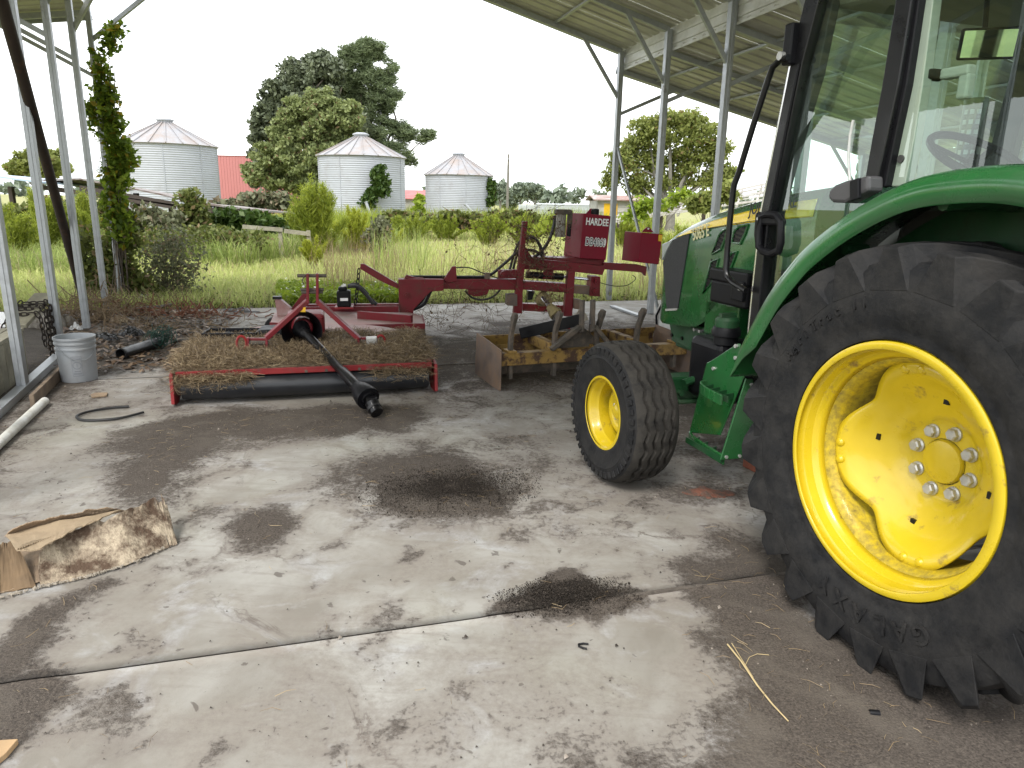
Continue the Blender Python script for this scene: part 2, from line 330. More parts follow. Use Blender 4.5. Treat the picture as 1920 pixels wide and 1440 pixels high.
def slab_mat():
    m, N, L, b = base_mat('floor concrete')
    at_ = N.new('ShaderNodeAttribute'); at_.attribute_name = 'soil'
    n1 = noise(N, L, .9, 7, .6, dist=.6); n2 = noise(N, L, 3.5, 8, .65, dist=.8); n3 = noise(N, L, 38, 6, .75); n4 = noise(N, L, 130, 3, .7)
    c = ramp(N, L, n1.outputs['Fac'], .40, .60, (.205, .187, .160, 1), (.35, .34, .312, 1)).outputs[0]
    k = ramp(N, L, n2.outputs['Fac'], .40, .66); c = mix(N, L, k.outputs[0], c, (.25, .229, .197))
    k2 = ramp(N, L, n2.outputs['Color'], .52, .68); kk = N.new('ShaderNodeMath'); kk.operation = 'MULTIPLY'; kk.inputs[1].default_value = .75; L.new(k2.outputs[0], kk.inputs[0])
    c = mix(N, L, kk.outputs[0], c, (.43, .44, .45))
    ng = noise(N, L, .7, 4, .6); kg = ramp(N, L, ng.outputs['Color'], .55, .72); kq = N.new('ShaderNodeMath'); kq.operation = 'MULTIPLY'; kq.inputs[1].default_value = .4; L.new(kg.outputs[0], kq.inputs[0])
    c = mix(N, L, kq.outputs[0], c, (.31, .32, .235))
    # swept streaks of fine dust
    g = N.new('ShaderNodeNewGeometry'); mpg = N.new('ShaderNodeMapping'); mpg.inputs['Rotation'].default_value = (0, 0, R(38)); mpg.inputs['Scale'].default_value = (1.1, 7, 1); L.new(g.outputs['Position'], mpg.inputs[0])
    ns = noise(N, L, 1.6, 6, .6, vec=mpg.outputs[0], dist=1.2); ks = ramp(N, L, ns.outputs['Fac'], .52, .68); kz = N.new('ShaderNodeMath'); kz.operation = 'MULTIPLY'; kz.inputs[1].default_value = .45; L.new(ks.outputs[0], kz.inputs[0])
    c = mix(N, L, kz.outputs[0], c, (.20, .175, .152))
    # fine pepper
    kp = ramp(N, L, n3.outputs['Fac'], .66, .74); kpm = N.new('ShaderNodeMath'); kpm.operation = 'MULTIPLY'; kpm.inputs[1].default_value = .6; L.new(kp.outputs[0], kpm.inputs[0])
    c = mix(N, L, kpm.outputs[0], c, (.12, .10, .085))
    nq = noise(N, L, 11, 5, .55, dist=.4); kd = ramp(N, L, nq.outputs['Fac'], .655, .685); kdm = N.new('ShaderNodeMath'); kdm.operation = 'MULTIPLY'; kdm.inputs[1].default_value = .75; L.new(kd.outputs[0], kdm.inputs[0])
    c = mix(N, L, kdm.outputs[0], c, (.085, .07, .06))
    # hairline cracks
    vo = N.new('ShaderNodeTexVoronoi'); vo.feature = 'DISTANCE_TO_EDGE'; vo.inputs['Scale'].default_value = .55
    wv = N.new('ShaderNodeVectorMath'); wv.operation = 'MULTIPLY_ADD'; wv.inputs[1].default_value = (.35, .35, .35); L.new(n2.outputs['Color'], wv.inputs[0]); L.new(g.outputs['Position'], wv.inputs[2]); L.new(wv.outputs[0], vo.inputs['Vector'])
    kc = ramp(N, L, vo.outputs['Distance'], .0, .006, (1, 1, 1, 1), (0, 0, 0, 1)); kcm = N.new('ShaderNodeMath'); kcm.operation = 'MULTIPLY'; L.new(kc.outputs[0], kcm.inputs[0]); kn = ramp(N, L, n1.outputs['Color'], .5, .6); L.new(kn.outputs[0], kcm.inputs[1])
    c = mix(N, L, kcm.outputs[0], c, (.13, .11, .095))
    # soil
    sn = N.new('ShaderNodeMath'); sn.operation = 'MULTIPLY_ADD'; sn.inputs[1].default_value = 1.15; L.new(n3.outputs['Fac'], sn.inputs[0])
    s2 = N.new('ShaderNodeMath'); s2.operation = 'MULTIPLY_ADD'; s2.inputs[1].default_value = 1.3; s2.inputs[2].default_value = -1.22; L.new(n2.outputs['Fac'], s2.inputs[0]); L.new(s2.outputs[0], sn.inputs[2])
    sa = N.new('ShaderNodeMath'); sa.operation = 'ADD'; L.new(at_.outputs['Fac'], sa.inputs[0]); L.new(sn.outputs[0], sa.inputs[1])
    kso = ramp(N, L, sa.outputs[0], .36, .66)
    dust = ramp(N, L, sa.outputs[0], -.05, .55); dm = N.new('ShaderNodeMath'); dm.operation = 'MULTIPLY'; dm.inputs[1].default_value = .75; L.new(dust.outputs[0], dm.inputs[0])
    c = mix(N, L, dm.outputs[0], c, (.165, .140, .122))
    soilc = ramp(N, L, n4.outputs['Fac'], .3, .72, (.028, .0225, .019, 1), (.135, .112, .092, 1)).outputs[0]
    soilc = mix(N, L, ramp(N, L, n3.outputs['Color'], .5, .72).outputs[0], soilc, (.050, .041, .034))
    kl = ramp(N, L, n2.outputs['Color'], .50, .64); kl2 = N.new('ShaderNodeMath'); kl2.operation = 'MULTIPLY'; kl2.inputs[1].default_value = .7; L.new(kl.outputs[0], kl2.inputs[0])
    soilc = mix(N, L, kl2.outputs[0], soilc, (.125, .107, .088))
    c = mix(N, L, kso.outputs[0], c, soilc)
    L.new(c, b.inputs['Base Color'])
    rr = mix(N, L, kso.outputs[0], ramp(N, L, n2.outputs['Fac'], .35, .7, (.55, .55, .55, 1), (.85, .85, .85, 1)).outputs[0], (.95, .95, .95)); L.new(rr, b.inputs['Roughness'])
    b.inputs['Specular IOR Level'].default_value = .35
    hb = N.new('ShaderNodeMath'); hb.operation = 'MULTIPLY'; L.new(n4.outputs['Fac'], hb.inputs[0]); hm = mix(N, L, kso.outputs[0], (.12, .12, .12), (1.6, 1.6, 1.6)); L.new(hm, hb.inputs[1])
    hb2 = N.new('ShaderNodeMath'); hb2.operation = 'MULTIPLY_ADD'; hb2.inputs[1].default_value = .7; L.new(kso.outputs[0], hb2.inputs[0]); L.new(hb.outputs[0], hb2.inputs[2])
    bp = N.new('ShaderNodeBump'); bp.inputs['Strength'].default_value = .6; bp.inputs['Distance'].default_value = .007; L.new(hb2.outputs[0], bp.inputs['Height']); L.new(bp.outputs[0], b.inputs['Normal'])
    return m
SLABM = slab_mat()
BA = R(16); BD = np.array([-math.sin(BA), math.cos(BA)]); BX = np.array([math.cos(BA), math.sin(BA)])
J0 = np.array([-.01, 2.38])
floor = link(bpy.data.objects.new('floor', None)); floor['kind'] = 'structure'
def slab_piece(v0, v1, u0, u1, step):
    us = np.arange(u0, u1 + step / 2, step); vs = np.arange(v0, v1 + step / 2, step); vs[-1] = v1
    U, Vv = np.meshgrid(us, vs); x = J0[0] + BX[0] * U + BD[0] * Vv; y = J0[1] + BX[1] * U + BD[1] * Vv
    s = soil_at(x, y); z = np.clip(s - .35, 0, 1) * .012 * (.4 + fbm(x, y, 14, 3, 3)) + (fbm(x, y, .5, 21) - .5) * .008 - .002
    edge = np.zeros_like(z, bool); edge[0] = edge[-1] = True; edge[:, 0] = edge[:, -1] = True
    z = np.where(edge, z - .001, z)
    n0, n1 = U.shape; idx = np.arange(n0 * n1).reshape(n0, n1)
    Q = np.stack([idx[:-1, :-1], idx[:-1, 1:], idx[1:, 1:], idx[1:, :-1]], -1).reshape(-1, 4)
    V = np.stack([x, y, z], -1).reshape(-1, 3)
    # skirt down
    ring = np.concatenate([idx[0], idx[1:, -1], idx[-1, -2::-1], idx[-2:0:-1, 0]]); k = len(V); Vs = V[ring].copy(); Vs[:, 2] = -.12
    sk_ = np.stack([ring, np.roll(ring, -1), k + np.roll(np.arange(len(ring)), -1), k + np.arange(len(ring))], -1)
    o = np_obj('concrete_slab', np.concatenate([V, Vs]), np.concatenate([Q, sk_]), SLABM, floor, True)
    a = o.data.attributes.new('soil', 'FLOAT', 'POINT'); a.data.foreach_set('value', np.concatenate([s.ravel(), np.ones(len(ring))]).astype(np.float32))
slab_piece(-6.0, -.004, -3.3, 7.5, .045)
slab_piece(.004, 4.2, -3.3, 7.5, .045)
slab_piece(4.214, 8.3, -4.2, 7.5, .055)
fl_ = MB().bar((*(J0 - BX * 3.2), -.021), (*(J0 + BX * .45), -.0165), .03, .02).o('joint_filler', surf('joint soil', (.075, .06, .05), .95, 0, .4, 30, bump=.8, bscale=100), floor)
MB().bar((*(J0 + BX * .45), -.0055), (*(J0 + BX * 7.4), -.0055), .02, .02).o('joint_filler', surf('joint dust', (.10, .084, .07), .95, 0, .4, 30, bump=.8, bscale=100), floor)
# ground beyond the floor: bare soil near the shed, grass further out
def ground_mat():
    m, N, L, b = base_mat('field ground')
    n1 = noise(N, L, .5, 6, .6); n2 = noise(N, L, 12, 6, .7)
    grass = ramp(N, L, n1.outputs['Fac'], .35, .65, (.20, .215, .07, 1), (.33, .325, .13, 1)).outputs[0]
    grass = mix(N, L, ramp(N, L, n2.outputs['Fac'], .45, .7).outputs[0], grass, (.17, .15, .07))
    soil = ramp(N, L, n2.outputs['Fac'], .3, .7, (.055, .042, .034, 1), (.15, .12, .095, 1)).outputs[0]
    at_ = N.new('ShaderNodeAttribute'); at_.attribute_name = 'soil'
    c = mix(N, L, at_.outputs['Fac'], grass, soil); L.new(c, b.inputs['Base Color']); b.inputs['Roughness'].default_value = .95
    bp = N.new('ShaderNodeBump'); bp.inputs['Distance'].default_value = .04; L.new(n2.outputs['Fac'], bp.inputs['Height']); L.new(bp.outputs[0], b.inputs['Normal'])
    return m
def slab_uv(x, y): dx, dy = x - J0[0], y - J0[1]; return dx * BX[0] + dy * BX[1], dx * BD[0] + dy * BD[1]
xs = np.concatenate([np.linspace(-900, -32, 12)[:-1], np.linspace(-32, 32, 161), np.linspace(32, 900, 12)[1:]])
ys = np.concatenate([np.linspace(-300, -12, 6)[:-1], np.linspace(-12, 44, 141), np.linspace(44, 1500, 14)[1:]])
Xg, Yg = np.meshgrid(xs, ys); ug, vg = slab_uv(Xg, Yg)
Zg = -.035 + (fbm(Xg, Yg, .35, 31) - .5) * .10 * np.clip((Yg - 11) / 4, 0, 1)
near = np.clip(1 - np.maximum.reduce([vg - 8.5, -6.5 - vg, -4.6 - ug, ug - 8.5]) / 1.2, 0, 1); near = np.where((Yg < 11.6) & (Yg > -9), near, near * .3)
inside = (vg > -5.9) & (vg < 8.2) & (ug > -4.1) & (ug < 7.4); Zg = np.where(inside, -.09, Zg)
ii = np.arange(Xg.size).reshape(Xg.shape)
gr = np_obj('ground', np.stack([Xg, Yg, Zg], -1).reshape(-1, 3), np.stack([ii[:-1, :-1], ii[:-1, 1:], ii[1:, 1:], ii[1:, :-1]], -1).reshape(-1, 4), ground_mat(), None, True)
gr['kind'] = 'structure'; a_ = gr.data.attributes.new('soil', 'FLOAT', 'POINT'); a_.data.foreach_set('value', near.ravel().astype(np.float32))
# ------------------------------------------------------------------ the open shed
shed = thing('carport_shed', 'open galvanised pole shed with ivory ribbed roof over tractor and implements', 'shed')
BD3 = np.array([BD[0], BD[1], 0]); BX3 = np.array([BX[0], BX[1], 0]); LD = R(21); LD3 = np.array([-math.sin(LD), math.cos(LD), 0]); LX3 = np.array([-math.cos(LD), -math.sin(LD), 0])
R1 = np.array([1.5465, 11.572, 0]); L5 = np.array([-5.7165, 10.3066, 0]); UPZ = np.array([0, 0, 1.0])
EAVEL = 4.3
EAVE, SLOPE, LEAN, LSLOPE = 3.73, .30, 3.46, .222
KR = list(range(0, 9)); RP = [R1 - BD3 * 1.5 * k for k in KR]; LP = [L5 - LD3 * 1.33 * k for k in range(0, 10)]
def post(p, z0, z1, w, d, ang, groove=True):
    m = MB().box((p[0], p[1], (z0 + z1) / 2), (w, d, z1 - z0), ang)
    if groove:
        for s in (-1, 1): m.box((p[0] - math.sin(ang) * s * (d / 2 + .001), p[1] + math.cos(ang) * s * (d / 2 + .001), (z0 + z1) / 2), (w * .12, .008, z1 - z0 - .01), ang)
    return m.o('post', galv, shed, bevel=.004)
def bar_(name, p, q, w, h, m=None): return MB().bar(p, q, w, h).o(name, m or galv, shed, bevel=.003)
for i, p in enumerate(RP): post(p, .0, EAVE, .075, .085, BA)
for i, p in enumerate(LP[:7]): post(p, .06 if i < 5 else .0, EAVEL, .065, .10, LD)
# base rails
bar_('base_rail', LP[3] + LD3 * .05 + UPZ * .032, LP[8] + UPZ * .032, .075, .06)
bar_('base_rail', RP[2] + UPZ * .03, RP[8] + UPZ * .03, .06, .055)
NP = 7
ridgeH = EAVE + SLOPE * 3.68
def RG(t): # ridge point for station t (metres back from the far end)
    a = R1 - BD3 * t; b = L5 - LD3 * t; return (a + b) / 2
for k in range(NP):
    a = RP[k] + UPZ * (EAVE + .0); r_ = RG(1.5 * k) + UPZ * ridgeH; b = L5 - LD3 * 1.5 * k + UPZ * EAVEL
    bar_('rafter', a, r_, .06, .07); bar_('rafter', b, r_, .06, .07)
    d = (r_ - a) / np.linalg.norm(r_ - a)
    bar_('brace', RP[k] + UPZ * 3.06, a + d * .62, .045, .05)
    ll = a - UPZ * (EAVE - LEAN) ; le = RP[k] + BX3 * 4.6 + UPZ * (LEAN - LSLOPE * 4.6)
    bar_('rafter', ll, le, .06, .07)
    bar_('brace', RP[k] + UPZ * 2.84, RP[k] + BX3 * .95 + UPZ * (LEAN - LSLOPE * .95), .045, .05)
    q = RP[k] + BX3 * 4.6
    post(q, .0, LEAN - LSLOPE * 4.6, .06, .06, BA, False)
    bar_('brace', q + UPZ * 1.8, q - BX3 * .7 + UPZ * (LEAN - LSLOPE * 3.9), .04, .045)
for k in range(0, 6):
    q = LP[k] + UPZ * 3.84; e = LP[k] + LX3 * 4.2 + UPZ * (3.84 - .16 * 4.2)
    bar_('rafter', q, e, .06, .07)
    bar_('brace', LP[k] + UPZ * 3.05, LP[k] + LX3 * 1.15 + UPZ * (3.84 - .16 * 1.15), .045, .05)
    post(LP[k] + LX3 * 4.2, 0, 3.84 - .16 * 4.2, .06, .06, LD, False)
    b = L5 - LD3 * 1.5 * k + UPZ * EAVEL; r_ = RG(1.5 * k) + UPZ * ridgeH; d = (r_ - b) / np.linalg.norm(r_ - b)
    if k != 0 : bar_('brace', LP[k] + UPZ * 3.35, b + d * .75, .045, .05)
bar_('brace', np.array(L5) + UPZ * 3.50, at(272, -6, 10.45), .05, .05)
bar_('diagonal_brace', R1 + UPZ * 2.42, RP[1] + BD3 * -.02 + BX3 * .12 + UPZ * .05, .03, .04)
def ribbed(name, P0, P1, Q0, Q1, mat_, pitch=.235, ribw=.045, ribh=.022, parent=None, overl=.0):
    """one ribbed sheet: ribs run from edge P to edge Q"""
    P0, P1, Q0, Q1 = map(np.array, (P0, P1, Q0, Q1)); wd = np.linalg.norm(P1 - P0); n = max(1, round(wd / pitch)); ts = []
    for k in range(n):
        c = (k + .5) / n; h_ = ribw / wd / 2
        ts += [(c - h_ * 1.6, 0), (c - h_, 1), (c + h_, 1), (c + h_ * 1.6, 0)]
    ts = [(0, 0)] + ts + [(1, 0)]
    nn = np.cross(P1 - P0, Q0 - P0); nn = nn / np.linalg.norm(nn); nn = nn if nn[2] > 0 or abs(nn[2]) < .3 else -nn
    rows = [[P0 + (P1 - P0) * t + nn * ribh * b for t, b in ts], [Q0 + (Q1 - Q0) * t + nn * ribh * b for t, b in ts]]
    return MB().grid(rows).o(name, mat_, parent, solid=.0015)
ts_ = np.arange(-.15, 9.7, .94)
for t0 in ts_:
    t1 = t0 + .935
    e = lambda t, u: (R1 - BD3 * t) * (1 - u) + (RG(t)) * u + UPZ * (EAVE + .06 + SLOPE * 3.68 * u)
    ribbed('roof_sheet', e(t0, -.03), e(t1, -.03), e(t0, 1), e(t1, 1), roofsheet, parent=shed)
    f = lambda t, u: (L5 - LD3 * t) * (1 - u) + RG(t) * u + UPZ * (EAVEL + .06 + (ridgeH - EAVEL) * u)
    ribbed('roof_sheet', f(t0, -.03), f(t1, -.03), f(t0, 1), f(t1, 1), roofsheet, parent=shed)
    g_ = lambda t, s: R1 - BD3 * t + BX3 * s + UPZ * (LEAN + .05 - LSLOPE * s)
    ribbed('roof_sheet', g_(t0, .05), g_(t1, .05), g_(t0, 4.85), g_(t1, 4.85), roofsheet, parent=shed)
for t0 in np.arange(-.30, 6.2, .94):
    h_ = lambda t, s: L5 - LD3 * t + LX3 * s + UPZ * (3.90 - .16 * s)
    ribbed('roof_sheet', h_(t0, .0), h_(t0 + .935, 0), h_(t0, 4.5), h_(t0 + .935, 4.5), roofsheet, parent=shed)
# purlins under the sheets
for u in (.28, .56, .82):
    bar_('purlin', e(-.12, u) - UPZ * .028, e(9.3, u) - UPZ * .028, .05, .03); bar_('purlin', f(-.12, u) - UPZ * .028, f(8.5, u) - UPZ * .028, .05, .03)
for s in (.6, 1.7, 2.8, 3.9):
    bar_('purlin', g_(-.12, s) - UPZ * .028, g_(9.3, s) - UPZ * .028, .05, .03)
for s in (.9, 2.1, 3.3): bar_('purlin', h_(-.3, s) - UPZ * .03, h_(6, s) - UPZ * .03, .05, .03)
# gable and eave trims
bar_('gable_trim', e(-.16, -.04) - UPZ * .01, e(-.16, 1) - UPZ * .01, .03, .10); bar_('gable_trim', f(-.16, -.04) - UPZ * .01, f(-.16, 1) - UPZ * .01, .03, .10)
bar_('gable_trim', g_(-.16, 0) - UPZ * .01, g_(-.16, 4.9) - UPZ * .01, .03, .10); bar_('gable_trim', h_(-.31, 0) - UPZ * .03, h_(-.31, 4.6) - UPZ * .03, .03, .11)
# strip of horizontal sheeting between the two roofs
st = [R1 + BX3 * .062 + BD3 * .13, R1 + BX3 * .062 - BD3 * 9.3]
rows = []
for z, o_ in ((3.50, 0), (3.545, 0), (3.552, .014), (3.575, .014), (3.582, 0), (3.66, 0), (3.667, .014), (3.69, .014), (3.697, 0), (3.77, 0)): rows.append([q + UPZ * z + BX3 * -o_ for q in st])
MB().grid(rows).o('eave_sheet', whitesheet, shed, solid=.002)
bar_('eave_trim', st[0] + UPZ * 3.485 - BX3 * .012, st[1] + UPZ * 3.485 - BX3 * .012, .02, .03, whitesheet)
# outer wall of the right bay
for j, z0 in enumerate((.05, .95, 1.85)):
    for t0 in (-.2, 2.7, 5.6):
        z1 = min(z0 + .9, 2.42); A = R1 + BX3 * 4.66 - BD3 * t0; B = A - BD3 * 2.9
        ribbed('wall_sheet', A + UPZ * z0, A + UPZ * z1, B + UPZ * z0, B + UPZ * z1, roofsheet, pitch=.21, ribw=.05, parent=shed)
# ------------------------------------------------------------------ plants: builders
bark = surf('bark', (.115, .095, .075), .9, 0, .3, 6, bump=.3, bscale=12)
barkgrey = surf('grey bark', (.16, .15, .13), .9, 0, .3, 6, bump=.3, bscale=12)
lf_dark = leaf_mat('dark glossy leaves', (.065, .082, .05), (.165, .19, .115), trans=.2, rough=.4)  # distance haze put into the colour: tree leaves lightened, oak and pine too
lf_oak = leaf_mat('olive leaves', (.115, .15, .05), (.29, .33, .135), trans=.35, dry=(.16, .11, .055), dryamt=.05)
lf_pine = leaf_mat('pine needles', (.085, .12, .058), (.21, .255, .13), trans=.25)
lf_pecan = leaf_mat('light leaves', (.13, .165, .04), (.31, .34, .10), trans=.5, dry=(.20, .15, .06), dryamt=.04)
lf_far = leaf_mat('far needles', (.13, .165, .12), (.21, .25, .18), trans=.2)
lf_vine = leaf_mat('vine leaves', (.07, .13, .016), (.32, .40, .05), (.20, .28, .03), trans=.55, dry=(.26, .21, .02), dryamt=.10, pscale=2)
lf_ivy = leaf_mat('bin vine leaves', (.022, .055, .010), (.075, .12, .022), trans=.25)
lf_fennel = leaf_mat('feathery weed', (.15, .21, .028), (.34, .38, .05), trans=.5, pscale=.9)
lf_fennely = leaf_mat('yellow weed', (.26, .31, .03), (.42, .44, .05), trans=.5, pscale=.9)
lf_shrub = leaf_mat('shrub leaves', (.06, .085, .02), (.17, .19, .05), trans=.35, dry=(.22, .16, .08), dryamt=.10, pscale=1.5)
lf_grey = leaf_mat('dusty grey leaves', (.085, .095, .05), (.19, .20, .11), trans=.3, dry=(.2, .16, .1), dryamt=.15)
lf_bright = leaf_mat('bright leaves', (.14, .22, .02), (.30, .38, .04), trans=.45)
gr_lawn = leaf_mat('meadow grass', (.27, .32, .095), (.60, .62, .26), (.47, .52, .18), trans=.5, pscale=.5, dry=(.42, .36, .20), dryamt=.12)
gr_tall = leaf_mat('tall weeds', (.15, .21, .05), (.38, .45, .13), trans=.45, pscale=.6, dry=(.36, .31, .18), dryamt=.12)
gr_dry = leaf_mat('dry stems', (.19, .13, .075), (.36, .27, .16), trans=.3)
strawm = leaf_mat('straw', (.15, .105, .06), (.40, .31, .18), (.26, .19, .11), trans=.1, pscale=4)
haym = leaf_mat('old clippings', (.10, .072, .045), (.42, .33, .20), (.25, .185, .11), trans=.1, pscale=4)
def rand_dirs(n): v = rng.normal(size=(n, 3)); return v / np.linalg.norm(v, axis=1, keepdims=True)
def leaf_quads(P, size, up=.35, aspect=1.7, droop=None):
    n = len(P); nrm = rand_dirs(n); nrm[:, 2] += up; nrm /= np.linalg.norm(nrm, axis=1, keepdims=True)
    t = np.cross(nrm, rand_dirs(n)); t /= np.linalg.norm(t, axis=1, keepdims=True) + 1e-9; b = np.cross(nrm, t)
    s = size * rng.uniform(.6, 1.35, n)[:, None]; a = t * s * .5 * aspect; c = b * s * .5
    fold = nrm * s * .12
    V = np.stack([P - a, P - c + fold, P + a, P + c + fold], 1).reshape(-1, 3)
    return V, np.arange(4 * n).reshape(n, 4)
def needle_tris(P, D, ln, wd):
    n = len(P); side = np.cross(D, rand_dirs(n)); side /= np.linalg.norm(side, axis=1, keepdims=True) + 1e-9
    V = np.stack([P - side * wd[:, None] / 2, P + side * wd[:, None] / 2, P + D * ln[:, None]], 1).reshape(-1, 3)
    return V, np.arange(3 * n).reshape(n, 3)
def blades(name, P, h, wd, lean, m, parent=None, bend=.5):
    n = len(P); a = rng.uniform(0, 2 * math.pi, n); d = np.stack([np.cos(a), np.sin(a), np.zeros(n)], 1); sd_ = np.stack([-np.sin(a), np.cos(a), np.zeros(n)], 1)
    a2 = rng.uniform(0, 2 * math.pi, n); sd_ = np.stack([np.cos(a2), np.sin(a2), np.zeros(n)], 1)
    ln = (lean * rng.uniform(.2, 1.6, n))[:, None]; h = h[:, None]; w2 = wd[:, None] / 2; z = np.array([[0, 0, 1.0]])
    M_ = P + z * h * .55 + d * h * ln * .28; T_ = P + z * h * (1 - ln * .35 * bend * 2).clip(.25) + d * h * ln
    V = np.stack([P - sd_ * w2, P + sd_ * w2, M_ + sd_ * w2 * .75, M_ - sd_ * w2 * .75, T_], 1).reshape(-1, 3)
    i = (np.arange(n) * 5)[:, None]; F_ = np.concatenate([i + [0, 1, 2], i + [0, 2, 3], i + [3, 2, 4]])
    return np_obj(name, V, F_, m, parent)
def ellip_pts(c, rad, n, subr, nsub):
    u = rand_dirs(nsub) * (rng.random(nsub) ** .45)[:, None]; sub = np.array(c) + u * np.array(rad)
    k = rng.integers(0, nsub, n); q = rand_dirs(n) * (rng.random(n) ** .5)[:, None] * subr * np.array([1, 1, .75])
    return sub[k] + q, sub
def limbs(mb, base, tops, r0, trunk_h):
    b = np.array(base, float); j = b + np.array([0, 0, trunk_h])
    mb.tube([b - np.array([0, 0, .2]), b + (j - b) * .5 + rng.normal(size=3) * .05 * r0, j], [r0 * 1.25, r0, r0 * .85], 8)
    for t in tops:
        m_ = j + (t - j) * .5 + rng.normal(size=3) * .12 * np.linalg.norm(t - j) * np.array([1, 1, .5]); mb.tube([j - np.array([0, 0, r0]), m_, t], [r0 * .55, r0 * .33, r0 * .1], 5)
def tree(name, label, Y, ells, trunk_px, leaf, bm, size, per=1.0, r0=.28, subr=.55, deep=1.0, group=None, needles=False, twig=True):
    """ells: crown lobes (image x, y, half-width, half-height) of the tree standing at distance Y"""
    bx = at(trunk_px[0], trunk_px[1], Y); bx[2] = -.1
    root = thing(name, label, 'tree', tuple(bx), 0, group); PV = []; tops = []; subs = []
    for (cx, cy, rx, ry) in ells:
        c = at(cx, cy, Y); s = Y * 1.03 / FPX; rad = np.array([rx * s, (rx + ry) / 2 * s * deep, ry * s]); c[1] += rng.uniform(-.4, .4) * rad[1]
        n = int(per * 900 * (rx * s * ry * s) ** .8 + 200); P, sub = ellip_pts(c, rad * .88, n, subr, max(6, int(n / 70)))
        PV.append(P); tops.append(c); subs.append(sub)
    P = np.concatenate(PV) - bx
    if needles:
        k = 3; Pn = np.repeat(P, k, 0); D = rand_dirs(len(Pn)); D[:, 2] = abs(D[:, 2]) * .8; V, Q = needle_tris(Pn, D, rng.uniform(.7, 1.3, len(Pn)) * size * 1.6, np.full(len(Pn), size * .3))
    else: V, Q = leaf_quads(P, size)
    np_obj('crown', V, Q, leaf, root)
    mb = MB(); limbs(mb, (0, 0, 0), [t - bx for t in tops], r0, max(.8, min(t[2] for t in tops) * .55))
    if twig:
        for t, sub in zip(tops, subs):
            for q in sub[:7]: mb.tube([t - bx, (t + q) / 2 - bx + rng.normal(size=3) * .1, q - bx], [r0 * .13, r0 * .09, r0 * .05], 4)
    mb.o('trunk', bm, root, smooth=True)
    return root
tree('magnolia_tree', 'tall dark glossy-leaved tree at back left of the tree clump', 66, [(505, 200, 24, 28), (530, 170, 28, 22), (555, 140, 34, 26), (595, 120, 28, 22), (620, 140, 34, 30), (500, 235, 26, 34), (490, 290, 20, 40), (540, 220, 45, 50), (590, 180, 55, 50), (640, 250, 60, 60), (480, 330, 14, 22)], (585, 372), lf_dark, bark, .25, 1.7, .35, .6)
tree('broad_oak_tree', 'rounded olive-green tree in front of the clump beside the red barn', 60, [(560, 205, 30, 24), (600, 190, 32, 26), (540, 240, 42, 36), (600, 240, 50, 48), (650, 225, 34, 40), (520, 290, 44, 34), (580, 300, 60, 46), (640, 300, 50, 46), (490, 330, 26, 24), (540, 345, 50, 24), (600, 350, 50, 24), (470, 318, 12, 14)], (575, 378), lf_oak, bark, .19, 2.0, .32, .5)
tree('tall_pine_tree', 'tall pine with long right-hand boughs behind the middle grain bin', 70, [(690, 85, 16, 14), (655, 118, 22, 22), (645, 150, 28, 26), (675, 105, 24, 20), (705, 100, 22, 20), (728, 140, 18, 26), (690, 145, 32, 26), (665, 175, 26, 26), (720, 185, 34, 30), (690, 215, 44, 34), (740, 240, 28, 16), (700, 260, 46, 24), (765, 255, 24, 12), (798, 258, 16, 9), (745, 285, 34, 12), (760, 300, 18, 10), (670, 300, 40, 40)], (695, 372), lf_pine, bark, .26, .95, .3, .62, needles=True)
tree('pecan_tree', 'airy light-green spreading tree seen between the right shed posts', 40, [(1255, 222, 42, 18), (1290, 228, 34, 20), (1215, 240, 34, 22), (1255, 262, 52, 28), (1320, 250, 32, 26), (1340, 285, 34, 24), (1195, 275, 34, 26), (1165, 305, 32, 26), (1230, 305, 48, 26), (1300, 300, 46, 28), (1360, 320, 22, 22), (1150, 335, 22, 20), (1200, 345, 34, 20), (1330, 335, 36, 20), (1265, 340, 44, 18)], (1258, 392), lf_pecan, barkgrey, .12, 1.7, .26, .46, deep=.8)
tree('small_maple_tree', 'small light tree far left behind the collapsed dark-roofed shed', 62, [(42, 302, 20, 20), (70, 285, 24, 16), (98, 300, 24, 20), (115, 312, 14, 12), (60, 318, 30, 12), (30, 318, 12, 10), (90, 320, 26, 10)], (72, 345), lf_pecan, barkgrey, .26, .7, .22, .5)
FARP = [(928, 350, 16, 340), (968, 352, 13, 358), (982, 345, 13, 352), (1005, 352, 13, 350), (1014, 345, 10, 348)]
for i, (x, y, rx, top) in enumerate([(938, 352, 17, 24), (975, 352, 15, 14), (1003, 352, 15, 13), (955, 372, 13, 16)]):
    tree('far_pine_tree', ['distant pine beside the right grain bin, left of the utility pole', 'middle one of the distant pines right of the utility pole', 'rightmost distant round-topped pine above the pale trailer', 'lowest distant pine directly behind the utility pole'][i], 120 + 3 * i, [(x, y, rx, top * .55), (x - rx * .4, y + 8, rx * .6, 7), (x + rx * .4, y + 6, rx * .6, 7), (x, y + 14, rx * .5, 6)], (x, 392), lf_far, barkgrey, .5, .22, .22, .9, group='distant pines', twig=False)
# far wood along the horizon
Vs, Qs, k = [], [], 0
for i in range(70):
    x0 = rng.uniform(-700, 2700); Y_ = rng.uniform(330, 420); c = at(x0, 388, Y_); c[2] = rng.uniform(3, 7)
    P, _ = ellip_pts(c, (rng.uniform(9, 18), 6, c[2] * .8), 110, 3.0, 14); V, Q = leaf_quads(P, 2.2); Vs.append(V); Qs.append(Q + k); k += len(V)
tag(np_obj('far_wood', np.concatenate(Vs), np.concatenate(Qs), lf_far), 'low far-off wood along the horizon behind the field', 'wood', kind='stuff')
